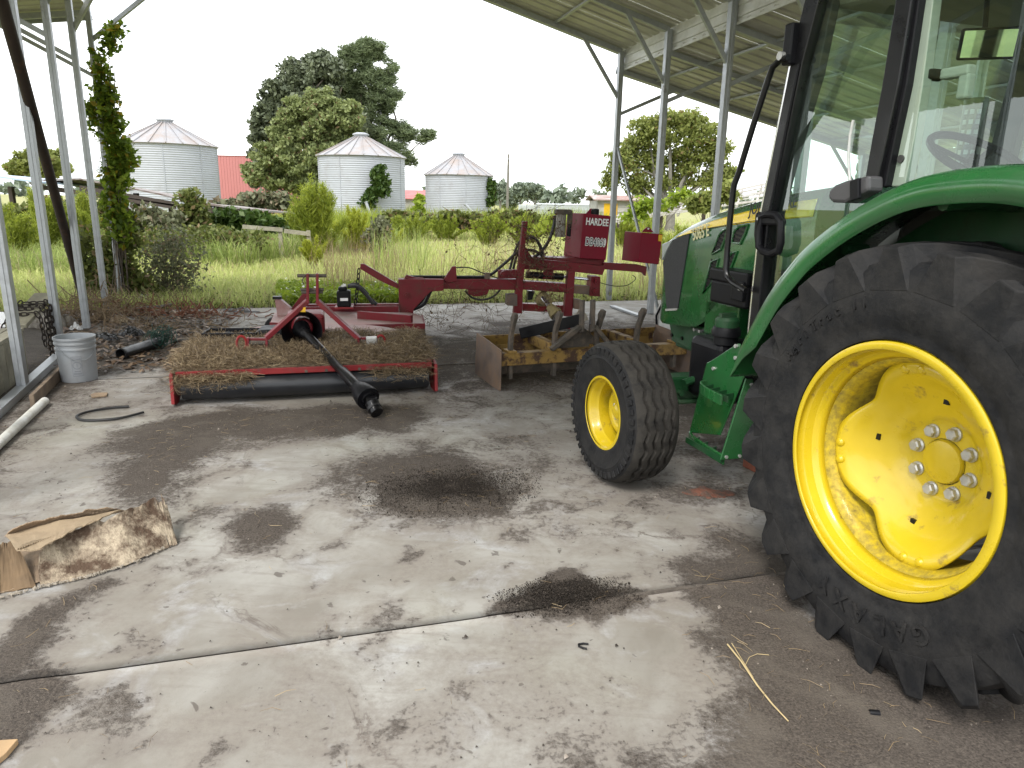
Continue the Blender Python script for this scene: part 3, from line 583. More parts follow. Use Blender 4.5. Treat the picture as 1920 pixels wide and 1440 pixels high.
# ------------------------------------------------------------------ grain bins
def grain_bin(label, cx, wpx, Y, eave_y, peak_y, nsec=20, rot=0.0):
    s = Y * .97 / FPX * 1.03; rad = wpx / 2 * s; c = at(cx, 392, Y); ze = at(cx, eave_y, Y - rad)[2]; zp = at(cx, peak_y, Y)[2]
    root = thing('grain_bin', label, 'grain bin', (c[0], c[1], 0), rot, 'galvanised grain bins')
    prof = []; n = int(ze / .062)
    for i in range(n + 1): prof.append((rad + .010 * (1 if i % 2 else -1), -.1 + (ze + .1) * i / n))
    MB().lathe(prof, 72, axis='z').o('bin_wall', galv_lt, root, smooth=True, ang=20)
    for k in range(8):   # bolted vertical stiffeners / sheet seams
        a = 2 * math.pi * (k + .3) / 8; MB().box((math.cos(a) * (rad + .012), math.sin(a) * (rad + .012), ze * (.5)), (.025, .05, ze * .98), a).o('wall_seam', galv_lt, root)
    rt = .42
    for k in range(nsec):
        a0, a1 = 2 * math.pi * k / nsec, 2 * math.pi * (k + 1) / nsec; e_ = rad + .13; z0 = ze - .05
        m_ = MB(); pts = []
        for t in (0, .5, 1):
            rr_ = e_ + (rt - e_) * t; zz = z0 + (zp - .28 - z0) * t
            pts.append([(rr_ * math.cos(a), rr_ * math.sin(a), zz) for a in (a0, (a0 + a1) / 2, a1)])
        m_.grid(pts); pn = m_.o('roof_panel', binroof, root, solid=.01)
        m_ = MB(); m_.bar((e_ * math.cos(a0), e_ * math.sin(a0), z0 + .03), (rt * math.cos(a0), rt * math.sin(a0), zp - .25), .05, .07); m_.o('roof_rib', binroof, root)
    MB().lathe([(rt + .02, zp - .32), (rt + .02, zp - .16), (rt + .1, zp - .15), (rt + .1, zp - .08), (rt * .7, zp), (0.0001, zp + .02)], 24, axis='z').o('roof_cap', galv_lt, root, smooth=True)
    MB().lathe([(rad + .03, ze - .10), (rad + .10, ze - .03), (rad + .02, ze)], 48, axis='z').o('eave_ring', binroof, root)
    return root, c, rad, ze
b1 = grain_bin('largest pale grain bin, half behind the vine-wrapped post at left', 325, 164, 46, 266, 222, 20, .1)
b2 = grain_bin('middle grain bin with a dark vine climbing its wall', 681, 153, 48, 289, 249, 20, .25)
b3 = grain_bin('smallest grain bin with rusty roof beside the utility pole', 860, 120, 58, 326, 286, 20, .05)
def auger(label, p0, p1, Y, r_):
    a, b = at(*p0, Y), at(*p1, Y); root = thing('auger_tube', label, 'pipe', tuple(b), 0)
    MB().tube([a - b, (0, 0, 0)], r_, 10).o('tube', galv_lt, root, smooth=True); MB().tube([(a - b) * 1.0, (a - b) * .93], r_ * 1.25, 10).o('collar', galv, root)
auger('short unloading tube leaning from the smallest grain bin', (872, 383), (890, 402), 54, .10)
auger('short unloading tube leaning out below the vine on the middle bin', (686, 378), (694, 402), 44.5, .09)
def leaf_thing(name, label, cat, Y, ells, leaf, size, n, subr=.3, deep=.5, base=None, stems=None, group=None, nsub=None, stem_r=.012):
    b = at(*(base or (ells[0][0], ells[0][1] + ells[0][3])), Y)
    if stems is not None: b[2] = -.03
    root = thing(name, label, cat, tuple(b), 0, group); PV = []; tot = sum(e[2] * e[3] for e in ells); subs = []
    for (cx, cy, rx, ry) in ells:
        c = at(cx, cy, Y); s = Y * 1.03 / FPX; k = int(n * rx * ry / tot) + 20; P, sb = ellip_pts(c, (rx * s, max(.08, (rx + ry) / 2 * s * deep), ry * s), k, subr, nsub or max(5, k // 40)); PV.append(P); subs.append(sb)
    P = np.concatenate(PV) - b; V, Q = leaf_quads(P, size); np_obj('foliage', V, Q, leaf, root)
    if stems:
        mb = MB(); sb = np.concatenate(subs)
        for q in sb[rng.permutation(len(sb))[:stems]]:
            q = q - b; mb.tube([(rng.normal() * .05, rng.normal() * .05, 0), (q[0] * .4, q[1] * .4, q[2] * .55), q], [stem_r, stem_r * .7, stem_r * .3], 4)
        tag(mb.o('stems', bark, root), kind='stuff')
    return root
leaf_thing('climbing_vine', 'dark green vine climbing the wall of the middle grain bin', 'vine', 45.0, [(712, 330, 11, 16), (714, 350, 16, 18), (700, 365, 12, 10), (688, 378, 9, 12)], lf_ivy, .16, 2600, .35, .3)
leaf_thing('climbing_vine', 'dark green vine on the right edge of the smallest bin', 'vine', 57, [(918, 345, 7, 12), (920, 362, 8, 16), (916, 378, 8, 12)], lf_ivy, .2, 1300, .4, .3)
# ------------------------------------------------------------------ far buildings
barnred = surf('faded red sheet', (.42, .16, .155), .55, 0, .06, .4); barnwhite = surf('pale block wall', (.46, .45, .43), .8, 0, .12, 1.0, dirt=(.2, .18, .16), damt=.4, dscale=.8, dthr=.2)
roofred = surf('red roof sheet', (.36, .085, .08), .5, 0, .12, .8); rustroof = surf('rusty roof sheet', (.34, .31, .29), .6, .1, .2, 1.0, dirt=(.22, .075, .05), damt=.5, dscale=.9, dthr=.1)
trailer_m = surf('pale trailer sheet', (.44, .47, .48), .45, .3, .08, .6, dirt=(.3, .3, .28), damt=.36, dscale=.8, dthr=.2); bluesheet = surf('pale blue sheet', (.36, .45, .55), .45, .1, .08, 1)
def building(name, label, cat, Y, xa, xb, ytop, depth, wm, rm, ribs='v', roof_rise=.6, roof_over=.25, ang=0.0):
    a, b = at(xa, ytop, Y), at(xb, ytop, Y); w_ = b[0] - a[0]; h_ = a[2]; root = thing(name, label, cat, (a[0], Y, 0), ang)
    for (p, q, nm) in (((0, 0), (w_, 0), 'wall'), ((w_, 0), (w_, depth), 'wall'), ((0, 0), (0, depth), 'wall'), ((0, depth), (w_, depth), 'wall')):
        m_ = MB(); p3, q3 = np.array([*p, 0.0]), np.array([*q, 0.0]); m_.bar((p[0], p[1], h_ / 2), (q[0], q[1], h_ / 2), .08, h_); m_.o(nm, wm, root)
        ln = np.linalg.norm(q3 - p3); d = (q3 - p3) / ln; nn = np.array([d[1], -d[0], 0])
        mr = MB()
        if ribs == 'v':
            for t in np.arange(.15, ln, .3): c = p3 + d * t + nn * .05; mr.box((c[0], c[1], h_ / 2), (.05, .04, h_), math.atan2(d[1], d[0]))
        else:
            for z in np.arange(.15, h_, .32): c = p3 + d * ln / 2 + nn * .05; mr.box((c[0], c[1], z), (ln, .03, .07), math.atan2(d[1], d[0]))
        tag(mr.o('wall_ribs', wm, root), kind='stuff')
    o_ = roof_over
    for s_, (y0, z0, y1, z1) in enumerate(((-o_, h_, depth / 2, h_ + roof_rise), (depth + o_, h_, depth / 2, h_ + roof_rise))):
        MB().hexa([(-o_, y0, z0), (w_ + o_, y0, z0), (w_ + o_, y1, z1), (-o_, y1, z1), (-o_, y0, z0 + .06), (w_ + o_, y0, z0 + .06), (w_ + o_, y1, z1 + .06), (-o_, y1, z1 + .06)]).o('roof', rm, root)
    return root, w_, h_
building('red_barn', 'long faded red metal barn between largest bin and the trees', 'barn', 76, 300, 560, 290, 14, barnred, barnred, 'v', .12, .1)
building('low_outbuilding', 'low pale outbuilding with red roof between two grain bins', 'building', 82, 745, 812, 373, 8, barnwhite, roofred, 'h', 1.0, .4)
tr_, tw, th = building('box_trailer', 'long pale metal trailer body behind the red hydraulic tank', 'trailer', 52, 1008, 1128, 384, 2.6, trailer_m, trailer_m, 'h', .05, .06, R(0))
MB().box((-.7, .9, th / 2), (1.3, 1.7, th * .98)).o('end_panel', trailer_m, tr_, bevel=.02)
sh_, sw, shh = building('small_shed', 'small grey shed with rust-streaked roof under the pecan tree', 'shed', 44, 1122, 1215, 376, 5, barnwhite, rustroof, 'h', .3, .3)
MB().box((.75, -.07, shh * .66), (.8, .05, shh * .5)).o('door_panel', stickyel, sh_)
# utility pole
pb = at(951, 395, 80); pole = thing('utility_pole', 'thin wooden utility pole right of the smallest grain bin', 'pole', (pb[0], pb[1], 0))
ph = at(953, 289, 80)[2]; MB().tube([(0, 0, -.2), (.05, 0, ph)], [.16, .11], 8).o('shaft', barkgrey, pole, smooth=True); MB().box((.0, -.14, ph - .5), (.10, .12, .2)).o('insulator_bracket', galv, pole)
wend = at(700, 318, 110) - pb; MB().tube([(0, 0, ph - .35)] + [tuple(np.array([0, 0, ph - .35]) * (1 - t) + np.array([wend[0], wend[1], wend[2] + 0]) * t - np.array([0, 0, 2.0 * t * (1 - t)])) for t in (.15, .3, .5, .75, 1)], .02, 4).o('wire', blackpt, pole)
# ------------------------------------------------------------------ collapsed shed at left
darkwood = surf('dark rotten wood', (.055, .042, .034), .9, 0, .3, 4, bump=.3, bscale=15); sheetold = surf('old roofing sheet', (.23, .21, .20), .6, .2, .25, 1.5, dirt=(.10, .06, .045), damt=.45, dscale=2)
CF_ = Frame(*at(150, 345, 23)[:2], 0)
cs = fthing('collapsed_shed', 'collapsed low shed with sagging dark roof in the weeds at left', 'shed', CF_)
def roofslab(pxs, y0, y1, zdrop, m_, nm='roof_sheet', th_=.05):
    p = [CF_.Y(*q, y0) for q in pxs]
    for a, b in zip(p[:-1], p[1:]):
        a2 = a + np.array([.2, y1 - y0, zdrop]); b2 = b + np.array([.2, y1 - y0, zdrop]); u = np.array([0, 0, th_])
        MB().hexa([a, b, b2, a2, a + u, b + u, b2 + u, a2 + u]).o(nm, m_, cs)
roofslab([(-60, 325), (-5, 333), (72, 343)], -1, 3, -.10, bluesheet); roofslab([(72, 340), (150, 337), (230, 352), (300, 366), (335, 375)], 0, 3.5, -.25, sheetold); roofslab([(384, 384), (440, 391), (505, 398)], -.6, 2.0, -.1, sheetold)
for xa, ya in ((20, 350), (100, 346), (190, 350), (255, 362), (320, 378), (395, 390), (480, 400)):
    p = CF_.Y(xa, ya, .4); MB().box((p[0], .4, p[2] / 2), (.13, .13, max(.2, p[2]))).o('post', darkwood, cs)
for (xa, ya, xb, yb) in ((72, 350, 330, 388), (150, 352, 335, 384), (384, 392, 505, 405)):
    p, q = CF_.Y(xa, ya, .1), CF_.Y(xb, yb, .1); MB().bar(p, q, .06, .14).o('beam', darkwood, cs)
p, q = CF_.Y(72, 352, 2.2), CF_.Y(330, 388, 2.2); MB().bar((p[0], 2.2, .5), (q[0], 2.2, .4), .05, 1.1).o('back_wall', darkwood, cs)
fr_ = fthing('board_rail', 'weathered grey board rail half hidden in the weeds', 'rail', Frame(*at(520, 440, 18.5)[:2], 0)); ff = Frame(*at(520, 440, 18.5)[:2], 0)
for (xa, ya, xb, yb) in ((455, 425, 530, 431), (533, 433, 582, 439)):
    p, q = ff.Y(xa, ya, 0), ff.Y(xb, yb, 0); MB().bar(p, q, .04, .10).o('board', wood, fr_)
for xa in (462, 525, 578): p = ff.Y(xa, 432, .04); MB().box((p[0], .05, p[2] / 2), (.09, .06, p[2])).o('post', wood, fr_)
# collapsed pale roof at right
HF = Frame(*at(1290, 400, 27)[:2], 0); hs = fthing('fallen_barn_roof', 'fallen barn roof of bare pale slats right of the shed posts', 'ruin', HF)
paleslat = surf('bleached slat', (.42, .40, .37), .7, 0, .2, 3, dirt=(.2, .17, .14), damt=.42, dscale=3)
for k in range(15):
    t = k / 14; p = HF.Y(1148 + 14 * t, 414 - 10 * t, 5 * t - 1); q = HF.Y(1475 + 6 * t, 372 - 42 * t, 5 * t - 1); z_ = rng.normal(size=2) * .06
    MB().bar(p + np.array([0, 0, z_[0]]), q + np.array([0, 0, z_[1]]), .13, .03).o('roof_slat', paleslat, hs)
for k in range(9):
    t = (k + .3) / 9; p = HF.Y(1150 + 330 * t, 414 - 42 * t, -1.05); q = HF.Y(1165 + 325 * t, 400 - 66 * t, 4.1); MB().bar(p - np.array([0, 0, .08]), q - np.array([0, 0, .08]), .07, .12).o('rafter', paleslat, hs)
for k in range(4): p = HF.Y(1160 + 80 * k, 412 - 8 * k, .5); MB().box((p[0], .5, p[2] / 2), (.12, .12, max(.3, p[2]))).o('post', darkwood, hs)
# ------------------------------------------------------------------ weeds and grass
def px_field(n, x0, x1, y0, y1, keep=None):
    x = rng.uniform(x0, x1, n); y = rng.uniform(y0, y1, n); d = CR[None] * ((x - 960) / FPX)[:, None] - CU[None] * ((y - 720) / FPX)[:, None] + CF[None]
    P = CC + d * ((-.05 - CAMH) / d[:, 2])[:, None]; u, v = slab_uv(P[:, 0], P[:, 1]); ok = (v > 8.45 + .25 * (fbm(P[:, 0], P[:, 1], 1.2, 77) - .5)) | (u < -4.9)
    if keep is not None: ok &= keep(x, y, P)
    return P[ok]
P = px_field(60000, -150, 1750, 446, 586); d_ = P[:, 1]
blades('meadow_grass', P, rng.uniform(.10, .30, len(P)) * (1 + .5 * (fbm(P[:, 0], P[:, 1], .5, 8) - .5) * 2), .006 + .0011 * d_ * rng.uniform(.5, 1.2, len(P)), .6, gr_lawn)
tag(bpy.data.objects['meadow_grass'], 'yellow-green meadow grass beyond the concrete floor', 'grass', kind='stuff')
P = px_field(22000, -200, 1800, 415, 452); blades('far_meadow_grass', P, rng.uniform(.2, .5, len(P)), np.full(len(P), .05), .6, gr_lawn); tag(bpy.data.objects['far_meadow_grass'], 'far meadow grass reaching back to the grain bins', 'grass', kind='stuff')
P = px_field(30000, 150, 760, 432, 505, lambda x, y, P: y < 505 - 45 * abs(x - 430) / 330); blades('tall_weeds', P, rng.uniform(.35, 1.0, len(P)), rng.uniform(.010, .028, len(P)), .75, gr_tall, bend=.7)
tag(bpy.data.objects['tall_weeds'], 'tall tangled weeds in front of the collapsed shed', 'weeds', kind='stuff')
P = px_field(9000, -100, 240, 430, 520); blades('roadside_weeds', P, rng.uniform(.25, .7, len(P)), rng.uniform(.01, .025, len(P)), .7, gr_tall); tag(bpy.data.objects['roadside_weeds'], 'rank weeds behind the left row of posts', 'weeds', kind='stuff')
P = px_field(3000, 560, 1260, 470, 572, lambda x, y, P: rng.random(len(x)) < (.35 + .65 * (np.sin(x * .021) > .1))); blades('dry_stems', P, rng.uniform(.35, .95, len(P)), rng.uniform(.004, .009, len(P)), .35, gr_dry, bend=.1); tag(bpy.data.objects['dry_stems'], 'thin dry reddish stems standing in the meadow', 'weeds', kind='stuff')
P = px_field(1500, 700, 800, 478, 520); blades('reed_tuft', P[:260], rng.uniform(.6, 1.1, len(P[:260])), np.full(len(P[:260]), .014), .25, gr_tall, bend=.2); tag(bpy.data.objects['reed_tuft'], 'tall reed-like grass standing behind the red boom', 'weeds', kind='stuff')
P = px_field(8000, 520, 760, 548, 590); Q_ = P + np.stack([np.zeros(len(P)), np.zeros(len(P)), rng.uniform(.02, .22, len(P))], 1); V, Q = leaf_quads(Q_, .05, 1.0); tag(np_obj('ground_cover', V, Q, lf_bright), 'low bright green ground cover along the slab edge', 'plants', kind='stuff')
P = px_field(7000, 330, 1260, 555, 600); Q_ = P + np.stack([np.zeros(len(P)), np.zeros(len(P)), rng.uniform(.01, .10, len(P))], 1); V, Q = leaf_quads(Q_, .035, 1.0); tag(np_obj('edge_weeds', V, Q, lf_shrub), 'small weeds and litter along the far slab edge', 'plants', kind='stuff')
P = px_field(300, 520, 760, 546, 572); Q_ = P + np.stack([np.zeros(len(P)), np.zeros(len(P)), rng.uniform(.16, .28, len(P))], 1); V, Q = leaf_quads(Q_[:70], .035, 1.5, 1.0); tag(np_obj('white_flowers', V, Q, white), 'tiny white flowers over the low ground cover', 'flowers', kind='stuff')
P = px_field(16000, 540, 1240, 408, 444); blades('weed_bank', P, rng.uniform(.5, 1.45, len(P)) * (.55 + .9 * fbm(P[:, 0], P[:, 1], .35, 91)), rng.uniform(.02, .05, len(P)), .35, lf_fennel, bend=.3); tag(bpy.data.objects['weed_bank'], 'bank of tall bright weeds below the grain bins', 'weeds', kind='stuff')
P = px_field(14000, 150, 620, 412, 462); blades('left_weed_bank', P, rng.uniform(.35, 1.0, len(P)) * (.5 + fbm(P[:, 0], P[:, 1], .4, 92)), rng.uniform(.012, .03, len(P)), .45, lf_fennel, bend=.4); tag(bpy.data.objects['left_weed_bank'], 'fresh green weeds around the collapsed shed and board rail', 'weeds', kind='stuff')
def fennel(label, px, py, Y, wpx, hpx, m=None, n=18, group='feathery dog fennel bushes', leaflets=150):
    b = at(px, py, Y); b[2] = -.05; root = thing('feathery_bush', label, 'bush', tuple(b), 0, group); s = Y * 1.03 / FPX; W, H = wpx * s / 2, hpx * s
    VV, k = [], 0; PP, DD, LL = [], [], []; mb = MB()
    for i in range(n):
        a = rng.uniform(0, 2 * math.pi); r_ = rng.random() ** .6; tip = np.array([math.cos(a) * r_ * W, math.sin(a) * r_ * W * .7, H * (1 - .45 * r_ ** 2) * rng.uniform(.82, 1.05)]); bs = np.array([tip[0] * .25, tip[1] * .25, 0])
        mb.tube([bs, bs * .5 + tip * .5 - np.array([tip[0] * .1, tip[1] * .1, 0]), tip], [.010, .007, .003], 4)
        t = rng.random(leaflets) ** .75 * .86 + .14; ax = bs + (tip - bs) * t[:, None] - np.array([[tip[0] * .2, tip[1] * .2, 0]]) * (t * (1 - t))[:, None] * 2
        out = rand_dirs(leaflets); out[:, 2] = abs(out[:, 2]) * .8 + .5; out /= np.linalg.norm(out, axis=1, keepdims=True)
        ln = H * .15 * (1.15 - t) ** .6 * rng.uniform(.6, 1.5, leaflets); PP.append(ax); DD.append(out); LL.append(ln)
    PP, DD, LL = np.concatenate(PP), np.concatenate(DD), np.concatenate(LL); rp = 3; PP = np.repeat(PP, rp, 0) + rng.normal(size=(len(PP) * rp, 3)) * H * .025; DD = np.repeat(DD, rp, 0) + rng.normal(size=(len(DD) * rp, 3)) * .25; LL = np.repeat(LL, rp) * .8
    V, Q = needle_tris(PP, DD, LL, np.full(len(PP), .010 + .0007 * Y)); np_obj('foliage', V, Q, m or lf_fennel, root); tag(mb.o('stems', bark, root), kind='stuff')
    return root
FEN = [('big bright feathery bush left of the middle grain bin', 600, 478, 20, 110, 135, None, 30), ('yellow-green feathery bush at the foot of the middle grain bin', 668, 462, 22, 95, 80, lf_fennely, 22),
       ('low yellow weedy bush in front of the big feathery bush', 590, 500, 17, 70, 55, lf_fennely, 12), ('feathery bush behind the leftmost shed posts', 85, 452, 18, 110, 120, None, 24), ('feathery bush just left of the rusty leaning pole top', 30, 470, 16, 90, 105, None, 16), ('feathery bush between the pole and the vine-wrapped post', 165, 455, 19, 80, 115, None, 18),
       ('round feathery bush in front of the smallest grain bin', 915, 452, 26, 95, 62, None, 20), ('feathery bush just right of the middle grain bin', 770, 446, 27, 90, 58, None, 18), ('feathery bush in front of the left edge of smallest bin', 835, 440, 29, 90, 50, None, 16), ('feathery bush behind the red mast', 985, 442, 27, 80, 58, None, 16), ('feathery bush left of the pale trailer', 1040, 432, 33, 70, 42, None, 12),
       ('feathery bush below the fallen barn roof', 1285, 440, 17, 120, 92, None, 24), ('feathery bush behind the tractor nose', 1225, 452, 20, 90, 75, None, 18), ('feathery bush right under the pecan tree', 1345, 425, 20, 90, 80, None, 18), ('feathery bush behind the hydraulic tank', 1170, 440, 26, 80, 50, None, 12), ('feathery bush low behind the red boom', 735, 450, 25, 60, 40, lf_fennely, 10), ('pale feathery bush behind the board rail', 545, 445, 24, 90, 62, None, 14)]
for f_ in FEN: fennel(f_[0], f_[1], f_[2], f_[3], f_[4], f_[5], f_[6], f_[7])
SHR = [('leafy upright shrub against the low collapsed roof', 19.5, [(360, 380, 18, 18), (358, 405, 22, 22), (362, 430, 24, 14)], lf_shrub, .10, 1500), ('dusty tangled shrub under the collapsed roof beam', 19, [(280, 410, 30, 20), (250, 425, 26, 20), (320, 425, 28, 18)], lf_grey, .10, 1700), ('dark shrub under the low collapsed roof end', 20.5, [(440, 412, 40, 14), (490, 420, 34, 14)], lf_ivy, .12, 1400),
       ('pale green shrub between largest bin and oak', 26, [(430, 385, 30, 12), (480, 380, 34, 14), (520, 378, 28, 14)], lf_grey, .14, 1700), ('light shrub right of the yellow bush', 21, [(712, 430, 16, 16), (705, 450, 20, 14)], lf_grey, .09, 900), ('bright green sapling between the two right grain bins', 40, [(788, 380, 7, 10), (786, 395, 9, 8)], lf_bright, .2, 350),
       ('shrubby growth along the foot of the right grain bins', 30, [(760, 412, 50, 12), (860, 412, 60, 12), (950, 410, 50, 12)], lf_shrub, .16, 3400), ('green shrub under the fallen slats at right', 25, [(1225, 385, 30, 12), (1270, 372, 24, 12), (1190, 400, 24, 12)], lf_bright, .10, 1100), ('tall leafy vine tangle over the fallen barn roof', 24, [(1330, 370, 26, 20), (1300, 385, 22, 16), (1360, 360, 20, 16)], lf_pecan, .12, 1500), ('low brambly growth in front of the collapsed shed', 17.5, [(400, 440, 50, 14), (460, 450, 40, 14), (310, 450, 40, 14)], lf_shrub, .07, 1800),
       ('leafy growth under the blue-roofed end of collapsed shed', 20, [(40, 400, 50, 26), (110, 395, 30, 24), (200, 400, 30, 26)], lf_shrub, .10, 2200)]
for lb, Y_, el, m_, sz, n_ in SHR: leaf_thing('shrub', lb, 'shrub', Y_, el, m_, sz, n_, .28, .8, base=(el[0][0], 460), stems=10, group='shrubs around the meadow')
# twiggy shrub beside the slab and the vine wrapped round the end post
leaf_thing('twiggy_shrub', 'sparse grey twiggy shrub leaning over the slab edge beside the vine post', 'shrub', 11.0, [(330, 470, 40, 40), (290, 500, 40, 45), (350, 520, 30, 40), (270, 545, 40, 25)], lf_grey, .035, 2600, .28, .5, base=(318, 572), stems=46, nsub=80, stem_r=.007)
leaf_thing('low_vine', 'yellowing vine thicket at the foot of the left end posts', 'vine', 10.5, [(235, 430, 22, 55), (215, 500, 30, 50), (250, 540, 40, 30), (190, 540, 24, 30), (160, 480, 14, 60)], lf_shrub, .055, 3600, .2, .4, base=(228, 566), stems=26, nsub=70, stem_r=.006)
vr = leaf_thing('climbing_vine', 'leafy green vine wrapped round the left end post up to the roof', 'vine', 10.3, [(205, 80, 10, 16), (188, 130, 9, 34), (216, 58, 12, 8), (200, 190, 15, 46), (212, 245, 18, 40), (228, 292, 24, 30), (218, 330, 22, 30), (212, 380, 16, 40), (225, 420, 18, 40), (180, 220, 12, 30)], lf_vine, .055, 3600, .12, .6, base=(228, 566), stems=30, nsub=170, stem_r=.007)
# ------------------------------------------------------------------ tractor
TR = Frame(2.1014, 2.4583, 18.5)
tr = fthing('tractor', 'green and yellow cab tractor parked at right with its rear wheel close by', 'tractor', TR)
def mirx(mb, sgn):
    if sgn > 0: mb.v = [(-x, y, z) for x, y, z in mb.v]
    return mb
def bent(mb, zc):
    mb.v = [(x, y, max(z, -zc)) for x, y, z in mb.v]; return mb
def disc_grid(rmaxf, xf, n=120, m=14):
    P = []
    for k in range(n + 1):
        t = 2 * math.pi * k / n; rm = rmaxf(t); P.append([(xf(rm * j / m, rm), rm * j / m * math.cos(t), rm * j / m * math.sin(t)) for j in range(m + 1)])
    return MB().grid(P)
def smooth01(a, b, x): t = min(1, max(0, (x - a) / (b - a))); return t * t * (3 - 2 * t)
def rear_wheel(side):
    zc = .69; cx = .75 * side
    rim = mirx(MB().lathe([(.388, -.214), (.411, -.205), (.414, -.192), (.402, -.186), (.388, -.178), (.381, -.150), (.366, -.138), (.358, -.112)], 128, cap=False), side).o('rear_wheel', jdyellow, tr, smooth=True, solid=.007)
    mirx(MB().lathe([(.358, -.112), (.338, -.07), (.333, .10), (.36, .135), (.385, .16), (.41, .20), (.40, .21)], 128, cap=False), side).o('rim_barrel', jdgrimy, rim, smooth=True, solid=.007)
    rim.location = (cx, 0, zc)
    half = [(.416, -.184), (.420, -.207), (.432, -.211), (.445, -.208), (.46, -.214), (.50, -.223), (.55, -.228), (.636, -.214), (.660, -.198), (.674, -.15), (.679, -.07)]
    prof = half + [(.680, 0)] + [(a, -b) for a, b in half[::-1]]
    ty = bent(mirx(MB().lathe(prof, 144, cap=False), side), zc).o('tyre', rubber, rim, smooth=True)
    lg = MB(); NL = 22
    for sg in (-1, 1):
        for k in range(NL):
            f0 = 2 * math.pi * (k + (.5 if sg > 0 else 0) + .12) / NL; S_ = []
            for s_ in (0, .10, .3, .55, .8, 1):
                x = sg * (.2275 - s_ * .245) if s_ else sg * .2255; ph = f0 + s_ * .40; rb = .575 if s_ == 0 else (.60 if s_ < .2 else .64); rt = .704 if s_ == 0 else (.716 if s_ < .2 else .722)
                wb = .074 if s_ < .2 else .052; wt = .028 if s_ == 0 else .033
                S_.append([(x if j else x, r_ * math.cos(ph + a / r_), r_ * math.sin(ph + a / r_)) for j, (r_, a) in enumerate(((rb, -wb), (rt, -wt), (rt, wt), (rb, wb)))])
            vs = [p for q in S_ for p in q]; fs = []
            for i in range(len(S_) - 1):
                for j in range(4): fs.append((i * 4 + j, i * 4 + (j + 1) % 4, i * 4 + 4 + (j + 1) % 4, i * 4 + 4 + j))
            fs += [(0, 1, 2, 3), tuple(len(vs) - 4 + j for j in range(4))]; lg.add(vs, fs)
    bent(mirx(lg, side), zc).o('tread_lugs', rubber, rim, bevel=.004)
    th0 = R(80)
    def rm(t): return .282 + .066 * ((1 + math.cos(4 * (t - th0))) / 2) ** .75
    def xf(r_, rr): return .064 - .040 * smooth01(.135, .175, r_) - .030 * smooth01(.185, .235, r_) - .075 * smooth01(.225, .335, r_) + .010 * smooth01(rr - .010, rr, r_)
    mirx(disc_grid(rm, xf), side).o('wheel_disc', jdyellow, rim, smooth=True, solid=.008, ang=60)
    for k in range(8):
        a = 2 * math.pi * (k + .3) / 8; c = (0, .107 * math.cos(a), .107 * math.sin(a)); m_ = MB().lathe([(.0241, .060), (.0241, .054), (.0195, .050)], 20, c); m_.lathe([(.0205, .05), (.0205, .036), (.0165, .032)], 6, c)
        mirx(m_, side).o('wheel_bolt', steel, rim)
    mirx(MB().lathe([(.074, .064), (.074, .052), (.070, .046), (.03, .038), (.0001, .036)], 40), side).o('hub_cap', jdyellow, rim, smooth=True)
    mirx(MB().lathe([(.0785, .0635), (.0785, .060), (.075, .060), (.075, .0635)], 40, close=True), side).o('hub_gap', blackpt, rim)
    for k in range(4):
        for d in (-.10, .10):
            a = th0 + k * math.pi / 2 + d; rr = .318; mirx(MB().lathe([(.017, -.045), (.016, -.078), (.010, -.085), (.0001, -.087)], 16, (0, rr * math.cos(a), rr * math.sin(a))), side).o('rivet', jdyellow, rim, smooth=True)
        a = th0 + k * math.pi / 2 + .28; rr = .222; mirx(MB().box((.000, rr * math.cos(a), rr * math.sin(a)), (.014, .018, .022)), side).o('square_hole', blackpt, rim)
    if side < 0:
        def arc_text(word, a0, step, rr, size):
            for i, ch in enumerate(word):
                if ch == ' ': continue
                a = R(a0 + step * i); ex = (0, -math.cos(a), -math.sin(a)); ez = (0, -math.sin(a), math.cos(a)); y_, z_ = -rr * math.sin(a), rr * math.cos(a)
                text(ch, size, rubber, rim, (-.2285, y_, z_), ex, ez, 'sidewall_letter', .0035, 0, .001)
        arc_text('AgriTrac II', -60, 4.4, .525, .05); arc_text('GALAXY', 146, 9.5, .478, .085)
    return rim
rear_wheel(-1); rear_wheel(1)
